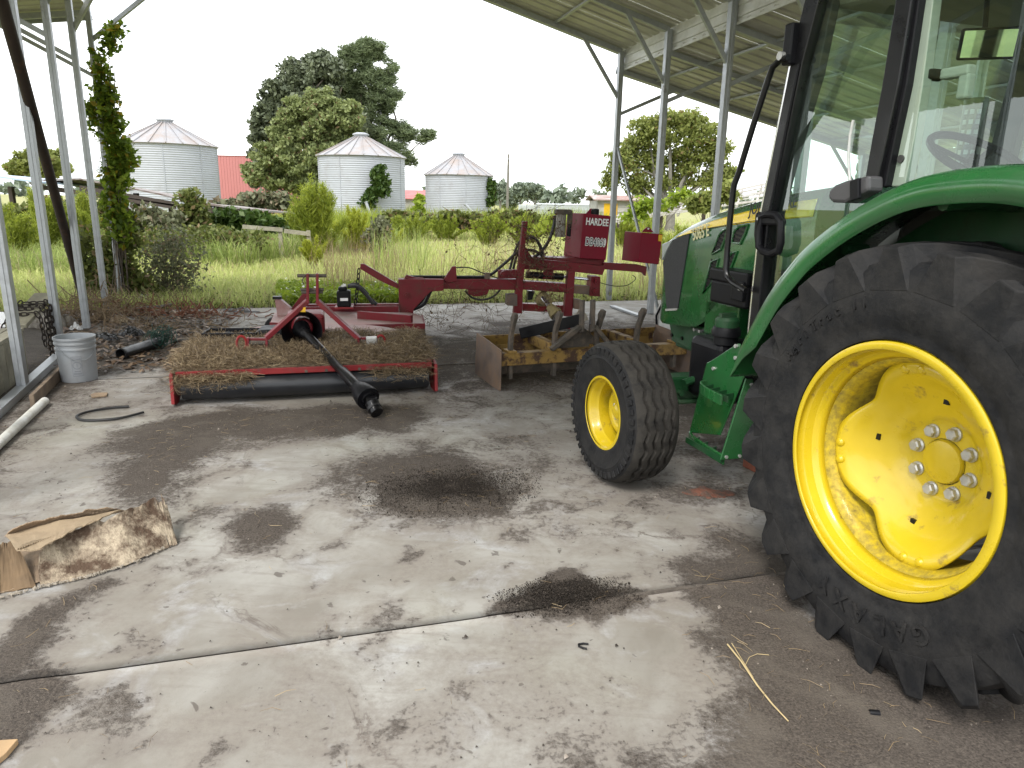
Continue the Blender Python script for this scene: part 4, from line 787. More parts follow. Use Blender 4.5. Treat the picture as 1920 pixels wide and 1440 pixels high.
def front_wheel(side):
    zc = .393; cx = .99 * side; RO = .392
    rim = mirx(MB().lathe([(.192, -.128), (.207, -.122), (.208, -.112), (.196, -.106), (.188, -.095), (.185, -.07), (.172, -.055), (.165, .05), (.185, .09), (.205, .12)], 72, cap=False), side).o('front_wheel', jdyellow, tr, smooth=True, solid=.005)
    rim.location = (cx, 1.73, zc); rim.rotation_euler = (0, 0, R(2.5))
    prof = [(.196, -.118), (.208, -.127), (.225, -.131), (.26, -.137), (.295, -.139), (.305, -.142), (.312, -.139), (.335, -.138), (.352, -.133), (.365, -.127), (.3705, -.122)]
    m_ = MB().lathe(prof + [(.33, -.09), (.33, .09)] + [(a, -b) for a, b in prof[::-1]], 96, cap=False); bent(mirx(m_, side), zc).o('tyre', rubber, rim, smooth=True)
    # tread band with zigzag grooves
    n, mm = 432, 64; P = []
    for k in range(n + 1):
        t = 2 * math.pi * k / n; tri = abs(((t * 22 / (2 * math.pi)) % 1) - .5) * 4 - 1; row = []
        for j in range(mm + 1):
            x = -.124 + .248 * j / mm; r_ = RO - .022 * (abs(x) / .124) ** 4
            for g_ in (-.072, -.022, .028, .076):
                dd = abs(x - g_ - tri * .0085)
                if dd < .0095: r_ -= .020 * min(1, (.0095 - dd) / .003)
            row.append((x, r_ * math.cos(t), r_ * math.sin(t)))
        P.append(row)
    bent(mirx(MB().grid(P), side), zc).o('tread', treadrub, rim, smooth=True, ang=25)
    sl = MB()                                    # shoulder notches
    for k in range(44):
        t = 2 * math.pi * k / 44; sl.box((-.1375, .342 * math.cos(t), .342 * math.sin(t)), (.010, .030, .036), M=Matrix.Rotation(t - math.pi / 2, 3, 'X'))
    bent(mirx(sl, side), zc).o('shoulder_blocks', rubber, rim, bevel=.003)
    th0 = R(50)
    def rm(t): return .128 + .036 * ((1 + math.cos(4 * (t - th0))) / 2) ** .8
    def xf(r_, rr): return .002 - .022 * smooth01(.05, .10, r_) + .03 * smooth01(.11, .16, r_)
    mirx(disc_grid(rm, xf, 80, 10), side).o('wheel_disc', jdyellow, rim, smooth=True, solid=.006, ang=60)
    for k in range(6):
        a = 2 * math.pi * (k + .2) / 6; mirx(MB().lathe([(.014, .004), (.014, -.012), (.010, -.015)], 6, (0, .075 * math.cos(a), .075 * math.sin(a))), side).o('wheel_bolt', steel, rim)
    mirx(MB().lathe([(.045, .0), (.043, -.035), (.03, -.045), (.0001, -.047)], 24), side).o('hub_cap', jdyellow, rim, smooth=True)
    return rim
front_wheel(-1); front_wheel(1)
# chassis
MB().box((0, .45, .74), (.46, 1.75, .52)).o('gearbox', jddark, tr, bevel=.03)
for s in (-1, 1): MB().lathe([(.14, 0), (.11, .10 * s), (.10, .32 * s), (.13, .40 * s), (.13, .46 * s)], 20, (.15 * s, 0, .70)).o('axle_housing', jddark, tr, smooth=True)
MB().box((0, 1.75, .80), (.40, 1.0, .46)).box((-.21, 1.72, .86), (.06, .5, .2)).box((-.23, 1.4, .95), (.09, .3, .26)).o('engine_block', jddark, tr, bevel=.015)
MB().box((0, 2.18, .66), (.48, .55, .15)).prism(TR.PXp([(1256, 604), (1322, 612), (1330, 640), (1300, 660), (1262, 640)], -.26), 'x', -.27, .27).o('front_bracket', jddark, tr, bevel=.012)
for a, b in ((1260, 628), (1279, 634)):
    q = TR.X(a, b, -.272); MB().lathe([(.012, -.278), (.012, -.268)], 12, (0, q[1], q[2])).o('bracket_hole', blackpt, tr)
MB().box((0, 1.75, .50), (1.50, .12, .15)).box((0, 1.75, .435), (1.34, .16, .03)).o('front_axle', jddark, tr, bevel=.01)
for s in (-1, 1):
    MB().box((.80 * s, 1.75, .50), (.10, .16, .24)).lathe([(.045, .34), (.045, .66)], 16, (.84 * s, 1.75, 0), axis='z').o('steering_knuckle', jddark, tr, bevel=.012)
    for i in range(3): MB().lathe([(.016, -.092), (.016, -.075)], 6, (-.72 + .25 * i * 1.0 if s < 0 else .72 - .25 * i, 1.75, .50), axis='y').o('axle_bolt', jddark, tr) if False else None
for dx in (-.66, -.46, -.42): MB().lathe([(.018, 1.660), (.018, 1.69)], 6, (dx, 0, .49), axis='y').o('axle_bolt', jddark, tr)
MB().tube([(-.30, 1.66, .72), (-.5, 1.64, .60), (-.68, 1.62, .56)], .022, 8).o('steering_cylinder', jddark, tr, smooth=True)
MB().tube([(-.22, 2.02, .80), (-.27, 1.95, .70), (-.28, 1.82, .62), (-.26, 1.7, .60)], .018, 8).o('coolant_hose', hose, tr, smooth=True)
MB().tube([(-.3, 1.75, .68), (-.36, 1.62, .70), (-.34, 1.45, .80)], .009, 6).tube([(-.3, 1.7, .66), (-.36, 1.55, .66), (-.36, 1.4, .78)], .008, 6).o('hydraulic_hose', hose, tr, smooth=True)
for i, (a, b) in enumerate(((1303, 618), (1313, 621), (1337, 632), (1310, 645), (1323, 640))):
    q = TR.X(a, b, -.30); MB().lathe([(.011, -.31), (.011, -.285)], 6, (0, q[1], q[2])).o('engine_bolt', steel, tr)
MB().lathe([(.06, -.29), (.055, -.20)], 18, (0, 1.86, .72)).lathe([(.03, -.31), (.03, -.2)], 14, (0, 1.74, .75)).box((-.25, 1.62, .72), (.08, .14, .12)).o('engine_fittings', jddark, tr, bevel=.005)
# hood
HS = [(1.12, 1.22, .36, 1.50, .12), (1.32, 1.20, .36, 1.48, .12), (1.50, 1.19, .36, 1.46, .12), (1.66, 1.08, .36, 1.438, .118), (1.82, .955, .36, 1.412, .115), (1.97, .835, .36, 1.388, .11), (2.05, .790, .36, 1.372, .105), (2.12, .778, .36, 1.355, .10), (2.25, .762, .36, 1.325, .088), (2.38, .750, .36, 1.288, .07), (2.46, .745, .357, 1.258, .05), (2.515, .745, .335, 1.232, .032), (2.548, .75, .29, 1.215, .022), (2.562, .76, .2, 1.205, .018)]
rows = []
for y, zb, hw, zs, dh in HS:
    h = [(hw - .012, zb), (hw, zb + .02), (hw, zb + (zs - zb) * .4), (hw, zs - .03), (hw - .004, zs), (hw - .016, zs + dh * .40), (hw - .045, zs + dh * .68), (hw - .10, zs + dh * .86), (hw * .4, zs + dh * .97), (0, zs + dh)]
    rows.append([(-a, y, z) for a, z in h] + [(a, y, z) for a, z in h[-2::-1]])
hd = MB().grid(rows); n_ = len(rows[0]); hd.add(rows[-1], [tuple(range(n_))]); hd.add(rows[0], [tuple(range(n_))])
hood = hd.o('hood', jdgreen, tr, smooth=True, ang=32)
def on_side(name, pts, m_, x=-.3615, t=.004, parent=None, bevel=0.0):
    return MB().prism(TR.PXp(pts, x), 'x', x - t, x + t).o(name, m_, parent or hood, bevel=bevel)
mesh_black = surf('black mesh screen', (.020, .021, .023), .55, 0, .3, 90, bump=.4, bscale=260)
on_side('side_screen', [(1264, 449), (1294, 438), (1272, 578), (1251, 579), (1244, 492), (1252, 470)], mesh_black, t=.006, bevel=.003)
on_side('lower_lip', [(1249, 579), (1272, 578), (1270, 582), (1249, 583)], steel, t=.007)
on_side('headlight', [(1243, 458), (1262, 450), (1250, 472), (1243, 488)], surf('headlight lens', (.55, .58, .58), .12, .3, .05, 20, coat=.8), t=.008, bevel=.003)
V4 = [[(552, 655), (585, 565), (618, 478), (655, 440), (690, 432), (668, 520), (632, 612)], [(468, 1010), (545, 722), (612, 700), (585, 800), (555, 905)], [(735, 548), (752, 455), (795, 410), (876, 392), (850, 470), (806, 562)], [(606, 880), (660, 760), (726, 648), (778, 632), (745, 720), (700, 838)]]
for pv in V4:
    q = [(1220 + a / 4.8, 340 + b / 4.8) for a, b in pv]; v = on_side('side_vent', q, blackpt, x=-.3605, t=.0025)
    yz = TR.PXp(q, -.364); ys_ = [a for a, b in yz]; zs_ = [b for a, b in yz]; P_ = np.array(yz); lm = MB()
    for z in np.arange(min(zs_) + .015, max(zs_), .022):      # louvres clipped to the opening
        xs_ = []
        for i in range(len(P_)):
            a, b = P_[i], P_[(i + 1) % len(P_)]
            if (a[1] > z) != (b[1] > z): xs_.append(a[0] + (b[0] - a[0]) * (z - a[1]) / (b[1] - a[1]))
        if len(xs_) >= 2: xs_.sort(); lm.bar((-.366, xs_[0], z), (-.366, xs_[-1], z + .012), .004, .008)
    lm.o('vent_louvres', blackpl, v)
    m_ = MB()
    m_.tube([(-.364, a, b) for a, b in yz], .0075, 6, closed=True); m_.o('vent_frame', jdgreen, v, smooth=True)
seam = TR.PXp([(1296, 433), (1340, 426), (1380, 419), (1420, 413)], -.362)
MB().tube([(-.3615, a, b) for a, b in seam], .003, 4).o('panel_seam', blackpt, hood)
# stripe follows the rounded shoulder
def shoulder(y, f):
    k = max(i for i in range(len(HS)) if HS[i][0] <= y + 1e-9); k = min(k, len(HS) - 2); t = (y - HS[k][0]) / (HS[k + 1][0] - HS[k][0]); q = [HS[k][j] + (HS[k + 1][j] - HS[k][j]) * t for j in range(5)]
    pts = [(q[2], q[3] - .05), (q[2], q[3] - .03), (q[2] - .004, q[3]), (q[2] - .016, q[3] + q[4] * .40), (q[2] - .045, q[3] + q[4] * .68), (q[2] - .10, q[3] + q[4] * .86)]
    f *= len(pts) - 1; i = min(int(f), len(pts) - 2); f -= i; return (-(pts[i][0] + (pts[i + 1][0] - pts[i][0]) * f) - .004, y, pts[i][1] + (pts[i + 1][1] - pts[i][1]) * f + .001)
rows = []
for y in np.linspace(1.14, 2.36, 26):
    t = (y - 1.14) / 1.22; lo, hi = .16 + .30 * t ** 1.3, .60 - .10 * t ** 2
    rows.append([shoulder(y, lo + (hi - lo) * k / 6) for k in range(7)])
MB().grid(rows).o('side_stripe', decalyel, hood, smooth=True, solid=.001)
def side_text(s_, size, m_, a, b, x, **k):
    p, q = TR.X(*a, x), TR.X(*b, x); return text(s_, size, m_, hood, p, np.array(q) - np.array(p), (0, 0, 1), 'lettering', .0012, **k)
side_text('5065 E', .100, decalgold, (1299, 451), (1335, 440), -.367, bold=.0015, sx=.62)
side_text('JOHN DEERE', .085, blackd, (1404, 403), (1440, 397), -.376, bold=.001, shear=.25, sx=.75)
# black battery box beside the hood
q0, q1 = TR.X(1340, 535, -.44), TR.X(1404, 590, -.44)
ya, yb, za, zb = q1[1], q0[1], .985, 1.17
bb = MB().box((-.37, (ya + yb) / 2, (za + zb) / 2 - .03), (.20, yb - ya, zb - za - .06)).o('battery_box', blackpl, tr, bevel=.015)
MB().box((-.37, (ya + yb) / 2, zb - .03), (.215, yb - ya + .015, .07)).o('lid', blackpl, bb, bevel=.012); MB().box((-.48, ya + .05, (za + zb) / 2), (.025, .10, .10)).box((-.485, ya + .04, zb - .06), (.02, .05, .03)).o('latch', blackpl, bb, bevel=.005)
MB().box((-.485, ya + .02, zb - .07), (.03, .03, .035)).o('bracket', steel, bb, bevel=.004)
# fuel tank with green cap
qn = TR.X(1361, 630, -.56)
ft = MB().box((-.50, qn[1] + .10, qn[2] - .20), (.24, .30, .34)).o('fuel_tank', blackpl, tr, bevel=.04, seg=3)
MB().lathe([(.062, qn[2] - .04), (.062, qn[2] + .0), (.075, qn[2] + .005), (.075, qn[2] + .03), (.066, qn[2] + .05)], 24, (-.56, qn[1], 0), axis='z').o('filler_neck', blackpl, ft, smooth=True)
MB().lathe([(.060, qn[2] + .05), (.062, qn[2] + .085), (.05, qn[2] + .10), (.0001, qn[2] + .104)], 24, (-.56, qn[1], 0), axis='z').box((-.56, qn[1], qn[2] + .105), (.09, .03, .03)).o('filler_cap', jddark, ft, smooth=True)
q0, q1 = TR.X(1321, 592, -.36), TR.X(1382, 622, -.36); MB().box((-.30, (q0[1] + q1[1]) / 2, (q0[2] + q1[2]) / 2 + .02), (.12, q0[1] - q1[1], .20)).o('side_casting', jdgreen, tr, bevel=.01)
# steps
SB = [(1333, 677), (1384, 644), (1389, 645), (1390, 687), (1398, 702), (1351, 816), (1293, 811), (1326, 680)]
st_ = MB().prism(TR.PXp(SB, -.66), 'x', -.664, -.656).o('step_back_plate', jdgreen, tr, bevel=.003)
sy = float(TR.X(1392, 700, -.66)[1]) - .02
SPp = [(1398, 709), (1411, 711), (1413, 740), (1431, 766), (1402, 835), (1398, 858), (1350, 862)]
MB().prism(TR.PY(SPp, sy), 'y', sy - .005, sy + .005).o('step_side_plate', jdgreen, tr, bevel=.002)
for nm, (pa, pb), z_, pxl in (('step_tread', ((1318, 727), (1379, 762)), .60, None), ('step_tread', ((1281, 817), (1349, 858)), .29, None)):
    a = TR.Z(*pa, z_); b = TR.Z(*pb, z_); yf, yr_ = max(a[1], sy + .30), sy + .008; x0, xo = -.666, min(a[0], b[0]); xo = float(b[0])
    out = [(x0 + .0, yf)]
    for k in range(9): t = k / 8; out.append((x0 + (xo - x0) * math.sin(t * math.pi / 2) ** .8, yf + (yr_ - yf) * (1 - math.cos(t * math.pi / 2))))
    out.append((x0, yr_)); m_ = MB()
    for (u, v), (u2, v2) in zip(out[:-2], out[1:-1]): m_.bar((u, v, z_), (u2, v2, z_), .012, .05)
    tdr = m_.o(nm, jdgreen, tr, bevel=.003); m_ = MB()
    for k in range(1, 5): y_ = yf + (yr_ - yf) * k / 5; xx = x0 + (xo - x0) * min(1, max(.2, ((yf - y_) / (yf - yr_)) ** .4)); m_.bar((x0, y_, z_), (xx, y_ - .02, z_), .006, .03)
    m_.bar((x0 - .07, yf - .06, z_), (x0 - .07, yr_, z_), .006, .03); m_.o('tread_bars', jddark, tdr)
for a, b in ((1380, 649), (1379.5, 671), (1338, 691), (1387, 693)): q = TR.X(a, b, -.668); MB().lathe([(.010, -.675), (.010, -.662)], 6, (0, q[1], q[2])).o('step_bolt', steel, tr)
for a, b in ((1403, 763), (1427, 763), (1362, 857), (1387, 855), (1409, 721)): q = TR.Y(a, b, sy - .008); MB().lathe([(.009, sy - .012), (.009, sy)], 6, (q[0], 0, q[2]), axis='y').o('step_bolt', steel, tr)
MB().prism(TR.PY([(1398, 710), (1443, 708), (1443, 716), (1412, 722), (1410, 730), (1400, 730)], sy + .02), 'y', sy + .015, sy + .03).o('fender_bracket', blackpt, tr)
# fenders
FO = [(.835, .80), (.80, .90), (.756, .985), (.652, 1.157), (.555, 1.275), (.451, 1.373), (.27, 1.488), (.072, 1.570), (-.104, 1.595), (-.284, 1.592), (-.45, 1.55), (-.6, 1.46), (-.73, 1.32), (-.82, 1.15), (-.87, .98)]
def _spl(P_, k=5):
    Q_ = []
    for i in range(len(P_) - 1):
        p0, p1, p2, p3 = (np.array(P_[max(0, min(len(P_) - 1, i + d))]) for d in (-1, 0, 1, 2))
        for t in np.arange(k) / k: Q_.append(tuple(.5 * (2 * p1 + (p2 - p0) * t + (2 * p0 - 5 * p1 + 4 * p2 - p3) * t * t + (3 * p1 - p0 - 3 * p2 + p3) * t ** 3)))
    return Q_ + [tuple(P_[-1])]
FO = _spl(FO)
def fender(side):
    rows = []
    for i, (y, z) in enumerate(FO):
        dy, dz = y, z - .70; l = math.hypot(dy, dz); uy, uz = dy / l, dz / l; k = min(1, i / 10.0); lip = .075 * k
        rows.append([(side * x, y + uy * o_, z + uz * o_) for x, o_ in ((.955, -lip), (.957, -lip * .3), (.950, .004 * k), (.925, .018 * k), (.88, .026 * k), (.70, .03 * k), (.60, .03 * k))])
    f_ = MB().grid(rows).o('fender', jdgreen, tr, smooth=True, solid=.006, ang=50)
    pl = [(y * .985, .70 + (z - .70) * .985) for y, z in FO] + [(-.5, .85), (0, .80), (.5, .80)]
    MB().prism(pl, 'x', side * .605, side * .59).o('inner_fender', jddark, f_)
    return f_
fl = fender(-1); fender(1)
MB().tube([(-.9, -.02, 1.52), (-.75, -.02, 1.53), (-.62, -.02, 1.52)], .02, 8).o('fender_strut', jddark, fl)
q = TR.X(1583, 468, -.80); MB().lathe([(.018, -.80), (.02, -.79), (.02, -.70)], 12, (0, q[1], q[2])).o('fender_bolt', jddark, fl)
lowp = [(1372 + 0, 0)]
MB().prism(TR.PXp([(1442, 560), (1470, 560), (1452, 640), (1462, 672), (1446, 692), (1432, 705), (1402, 705), (1393, 690), (1405, 640)], -.80), 'x', -.80, -.62).o('lower_skirt', jddark, fl, bevel=.02)
# cab
cab = MB().box((0, .25, 1.05), (1.16, 1.75, .10)).box((0, .10, 1.30), (1.14, 1.1, .42)).o('cab_floor', darkint, tr, bevel=.02)
def strip(name, left, right, x, t, m_, parent=None, bevel=.004):
    return MB().prism(TR.PXp(left + right[::-1], x), 'x', x - t, x + t).o(name, m_, parent or cab, bevel=bevel)
AP = [(1521, -14), (1487, 120), (1453, 290), (1431, 400), (1416, 540), (1405, 650), (1398, 704)]
strip('door_pillar', [(a, b) for a, b in AP], [(a + 26 - 8 * i / 6, b + 2) for i, (a, b) in enumerate(AP)], -.66, .022, blackpt)
apw = TR.PXp([(a - 3, b) for a, b in AP[1:]], -.675); MB().tube([(-.675, a, b) for a, b in apw], .009, 8).o('door_edge_trim', chrome, cab, smooth=True)
apw = TR.PXp([(a + 11, b) for a, b in AP[1:]], -.688); MB().tube([(-.688, a, b) for a, b in apw], .006, 8).o('door_seal', blackpl, cab, smooth=True)
strip('inner_pillar', [(1556, -12), (1520, 140), (1478, 300), (1455, 400), (1440, 540)], [(1572, -12), (1540, 140), (1492, 300), (1466, 400), (1450, 540)], -.60, .02, darkint)
strip('rear_door_frame', [(1692, -12), (1664, 160), (1645, 260), (1630, 345)], [(1722, -12), (1694, 160), (1672, 262), (1652, 352)], -.665, .025, blackpt)
strip('window_seal', [(1724, -12), (1696, 160), (1674, 262), (1654, 352)], [(1734, -12), (1708, 160), (1686, 262), (1668, 350)], -.650, .02, blackpl)
strip('pillar_trim', [(1736, -12), (1710, 160), (1688, 262), (1670, 350)], [(1760, -12), (1738, 160), (1722, 262), (1704, 350)], -.62, .02, beige)
q = TR.X(1688, 298, -.645); MB().lathe([(.014, -.646), (.014, -.63)], 14, (0, q[1], q[2])).o('trim_plug', darkint, cab)
def pane(name, poly_x, x): return MB().prism(poly_x, 'x', x - .0025, x + .0025).o(name, glass, cab)
pane('door_glass', [(1.12, .84), (1.10, 1.12), (1.085, 1.48), (.99, 2.20), (.96, 2.34), (.42, 2.34), (.44, 2.1), (.47, 1.80), (.50, 1.45), (.70, 1.1), (.86, .84)], -.655)
pane('quarter_glass', [(.42, 2.34), (.44, 2.0), (.47, 1.58), (.40, 1.50), (-.55, 1.50), (-.60, 2.34)], -.640)
pane('right_door_glass', [(1.10, .95), (1.085, 1.48), (.99, 2.20), (.96, 2.34), (.45, 2.34), (.47, 1.5), (.80, 1.0)], .655)
pane('right_quarter_glass', [(.40, 2.34), (.42, 1.5), (-.55, 1.5), (-.60, 2.34)], .640)
MB().hexa([(-.60, 1.14, 1.40), (.60, 1.14, 1.40), (.60, 1.145, 1.40), (-.60, 1.145, 1.40), (-.60, .99, 2.34), (.60, .99, 2.34), (.60, .995, 2.34), (-.60, .995, 2.34)]).o('windscreen', glass, cab)
MB().hexa([(-.60, -.60, 1.40), (.60, -.60, 1.40), (.60, -.595, 1.40), (-.60, -.595, 1.40), (-.60, -.64, 2.34), (.60, -.64, 2.34), (.60, -.635, 2.34), (-.60, -.635, 2.34)]).o('rear_window', glass, cab)
MB().bar((.63, 1.12, .9), (.63, .97, 2.36), .06, .12).o('right_pillar', blackpt, cab, bevel=.01); MB().bar((.63, .45, 1.0), (.63, .40, 2.36), .05, .10).o('right_pillar', blackpt, cab, bevel=.01)
for s in (-1, 1): MB().bar((.62 * s, -.60, 1.0), (.62 * s, -.63, 2.36), .06, .08).o('rear_pillar', blackpt, cab, bevel=.01)
for s in (-1, 1): MB().bar((.655 * s, -.62, 2.36), (.655 * s, 1.02, 2.36), .05, .06).o('roof_rail', blackpt, cab, bevel=.01)
head = surf('headliner', (.19, .18, .13), .9, 0, .08, 3)
MB().prism([(.97, 2.34), (.90, 2.28), (.55, 2.25), (.20, 2.22), (-.30, 2.22), (-.60, 2.28), (-.62, 2.36), (.98, 2.40)], 'x', -.59, .59).o('headliner', head, cab, bevel=.03)
MB().prism([(1.16, 2.40), (1.20, 2.46), (1.10, 2.54), (.6, 2.60), (-.4, 2.60), (-.72, 2.54), (-.78, 2.45), (-.70, 2.39)], 'x', -.74, .74).o('cab_roof', jdgreen, cab, bevel=.05, seg=3)
# grab rail, handle, wiper, light brackets
def railpx(name, pts, x, r_, m_=blackpt):
    w_ = TR.PXp(pts, x); return MB().tube([(x, a, b) for a, b in w_], r_, 10).o(name, m_, cab, smooth=True)
railpx('grab_rail', [(1478, 108), (1463, 112), (1449, 126), (1440, 150), (1412, 236), (1386, 322), (1377, 345), (1374, 362), (1369, 410), (1364, 465), (1361, 505), (1364, 519), (1374, 530), (1399, 545)], -.72, .014)
railpx('inner_rail', [(1412, 545), (1424, 532), (1434, 520), (1438, 500), (1440, 470), (1442, 430)], -.61, .012)
q = TR.X(1488, 84, -.68); MB().box((-.69, q[1], q[2]), (.05, .05, .16)).o('hinge', blackpl, cab, bevel=.008); q = TR.X(1474, 106, -.70); MB().lathe([(.018, -.735), (.018, -.68)], 8, (0, q[1], q[2])).o('hinge_bolt', steel, cab)
hp = TR.PXp([(1427, 406), (1440, 402), (1456, 404), (1464, 416), (1464, 455), (1460, 470), (1445, 476), (1430, 471), (1423, 462), (1424, 430)], -.70)
dh = MB().tube([(-.70, a, b) for a, b in hp], .017, 10, closed=True).o('door_handle', blackpl, cab, smooth=True)
MB().prism(TR.PXp([(1420, 398), (1440, 396), (1462, 400), (1468, 414), (1466, 424), (1430, 422), (1421, 470), (1417, 440)], -.69), 'x', -.705, -.665).o('handle_plate', blackpl, dh, bevel=.012)
q = TR.X(1421.5, 410, -.71); MB().lathe([(.007, -.715), (.007, -.70)], 10, (0, q[1], q[2])).o('key_lock', steel, dh)
wm = MB().prism(TR.PXp([(1567, 372), (1569, 358), (1580, 347), (1598, 340), (1645, 329), (1645, 358), (1600, 381), (1575, 380)], -.70), 'x', -.74, -.668).o('wiper_motor_cover', surf('grey plastic', (.06, .058, .062), .5, 0, .1, 20), cab, bevel=.012)
MB().prism(TR.PXp([(1595, 340), (1612, 333), (1612, 372), (1596, 378)], -.745), 'x', -.752, -.735).o('cover_clip', blackpl, wm, bevel=.004)
railpx('wiper_arm', [(1594, 342), (1592, 320), (1591, 290), (1594, 255), (1600, 225)], -.675, .006, steel)
q = TR.X(1745, 140, -.60); MB().lathe([(.016, -.62), (.02, -.61), (.02, -.56)], 14, (0, q[1], q[2])).o('latch_knob', blackpl, cab, smooth=True); MB().box((-.56, q[1] - .07, q[2] - .0), (.04, .11, .035)).box((-.56, q[1] - .11, q[2] - .05), (.035, .04, .08)).o('door_latch', beige, cab, bevel=.008)
# cab fittings
sw = MB(); cs_ = Vector((-.02, .62, 1.71)); ax = Matrix.Rotation(R(32), 3, 'X'); sw.tube([cs_ + ax @ Vector((.20 * math.cos(t), .20 * math.sin(t), 0)) for t in np.linspace(0, 2 * math.pi, 33)[:-1]], .016, 8, closed=True)
swo = sw.o('steering_wheel', blackpl, cab, smooth=True); sp = MB()
for t in (R(30), R(150), R(270)): sp.bar(cs_ + ax @ Vector((0, 0, -.03)), cs_ + ax @ Vector((.19 * math.cos(t), .19 * math.sin(t), 0)), .035, .012)
sp.lathe([(.04, -.05), (.04, 0)], 14, tuple(cs_), axis='z').o('spokes', blackpl, swo, bevel=.003); MB().tube([cs_, cs_ + Vector((0, .30, -.40))], .04, 10).o('steering_column', blackpl, cab, smooth=True)
MB().prism([(.80, 1.05), (1.08, 1.05), (1.06, 1.42), (.95, 1.47), (.80, 1.35)], 'x', -.28, .28).o('dashboard', darkint, cab, bevel=.03)
seat = MB().box((.0, .05, 1.48), (.48, .46, .14)).o('seat', darkint, cab, bevel=.05, seg=3); MB().hexa([(-.23, -.22, 1.50), (.23, -.22, 1.50), (.23, -.10, 1.50), (-.23, -.10, 1.50), (-.20, -.36, 2.05), (.20, -.36, 2.05), (.20, -.26, 2.05), (-.20, -.26, 2.05)]).o('backrest', darkint, seat, bevel=.05, seg=3)
for s in (-1, 1): MB().prism([(.45, 1.30), (.42, 1.52), (.20, 1.60), (-.25, 1.63), (-.58, 1.60), (-.58, 1.30)], 'x', s * .60, s * .36).o('side_console', darkint, cab, bevel=.04, seg=3)
mirror_m = surf('mirror glass', (.75, .8, .76), .03, 1.0, .01, 3, rvar=.0)
q = TR.X(1852, 82, -.30); MX = Matrix.Rotation(math.atan2(-.55, .835), 3, 'Z') @ Matrix.Rotation(R(9), 3, 'X'); mc = Vector((-.30, q[1], q[2]))
mr = MB().box(mc, (.185, .022, .105), M=MX).o('inside_mirror', blackpl, cab, bevel=.008); MB().box(mc + MX @ Vector((0, -.0125, 0)), (.168, .002, .088), M=MX).o('mirror_glass', mirror_m, mr); MB().tube([mc + Vector((0, .02, .04)), mc + Vector((.02, .05, .16))], .01, 6).o('mirror_stalk', blackpl, mr)
# exhaust stack on the right
ex = MB().lathe([(.055, 1.30), (.055, 2.05)], 20, (.62, 1.22, 0), axis='z').o('exhaust_shield', blackpt, tr, smooth=True)
for k in range(14):
    for j in range(5): a = R(180 + 30 * j); MB().box((.62 + .0555 * math.cos(a), 1.22 + .0555 * math.sin(a), 1.36 + k * .048), (.004, .018, .022), a).o('shield_slot', galv, ex) if (k + j) % 1 == 0 and j in (0, 1, 2) else None
MB().tube([(.62, 1.22, 2.0), (.62, 1.22, 2.22), (.60, 1.16, 2.32), (.58, 1.08, 2.36)], .028, 10).o('exhaust_pipe', galv, ex, smooth=True)
# ------------------------------------------------------------------ rotary cutter
CU_ = Frame(-2.51, 5.09, 15.5); W_ = 1.95
cut = fthing('rotary_cutter', 'red rotary mower deck heaped with clippings, black drive shaft resting forward', 'mower', CU_)
DZ = .27
out = [(.02, .05), (W_ - .02, .05), (W_ - .02, .95)] + [(W_ / 2 + (W_ / 2 - .02) * math.cos(t), .95 + .95 * math.sin(t)) for t in np.linspace(0, math.pi, 25)[1:-1]] + [(.02, .95)]
deckred = surf('faded deck red', (.30, .13, .12), .45, 0, .25, 3, dirt=(.42, .38, .36), damt=.46, dscale=2.5, dthr=.2)
MB().prism(out, 'z', DZ - .02, DZ).o('deck', deckred, cut, bevel=.004)
m_ = MB()
for a, b in zip(out[1:-1], out[2:]): m_.bar((*a, DZ - .10), (*b, DZ - .10), .008, .17)
m_.o('side_skirt', red, cut)
MB().tube([(.06, .02, .115), (.5, -.005, .115), (1.0, -.012, .115), (1.5, -.005, .118), (W_ - .06, .02, .12)], .088, 20).o('front_roller_guard', surf('black rubber guard', (.012, .013, .016), .38, 0, .2, 5, dirt=(.05, .045, .04), damt=.33, dscale=5), cut, smooth=True)
MB().bar((.03, -.03, .232), (W_ - .03, -.03, .232), .05, .045).bar((.03, .03, .262), (W_ - .03, .03, .262), .10, .012).o('front_angle', redbright, cut, bevel=.003)
for x in (.55, .95, 1.10, 1.35): MB().lathe([(.012, -.062), (.012, -.05)], 8, (x, 0, .222), axis='y').o('angle_bolt', oldiron, cut)
for x in (0.0, W_): MB().prism([(-.09, .02), (-.02, .0), (.12, .0), (.30, .06), (.30, .23), (.05, .255), (-.07, .24)], 'x', x - .012, x + .012).o('end_plate', redbright, cut, bevel=.003)
# hitch: A-frame, lower brackets
def cp(px, py, y): return CU_.Y(px, py, y)
yb_, ym = .30, .40
for (a, b) in ((577, 601), (0, 0)):
    pass
def plate(fr, pts, y, t, name, m_, parent, bevel=.003): return MB().prism(fr.PY(pts, y), 'y', y - t / 2, y + t / 2).o(name, m_, parent, bevel=bevel)
for x0, x1 in ((574, 580), (592, 598)):
    p, q = cp((x0 + x1) / 2, 513, ym), cp((x0 + x1) / 2, 568, ym); MB().bar(p, q, .07, .022, up=(1, 0, 0)).o('mast_plate', red, cut, bevel=.003)
lf, rg = cp(499, 634, yb_), cp(674, 636, yb_)
for top, low in ((cp(577, 564, ym), lf), (cp(595, 564, ym), rg)): MB().bar(top, low, .06, .035).o('mast_leg', red, cut, bevel=.004)
for py_, r_, ex_ in ((517, .014, .10), (543, .012, .06), (548, .012, .05)):
    p, q = cp(572, py_, ym), cp(600, py_, ym); d = (q - p) / np.linalg.norm(q - p); MB().tube([p - d * ex_ * .6, q + d * ex_ * .5], r_, 10).o('hitch_pin', oldiron, cut, smooth=True)
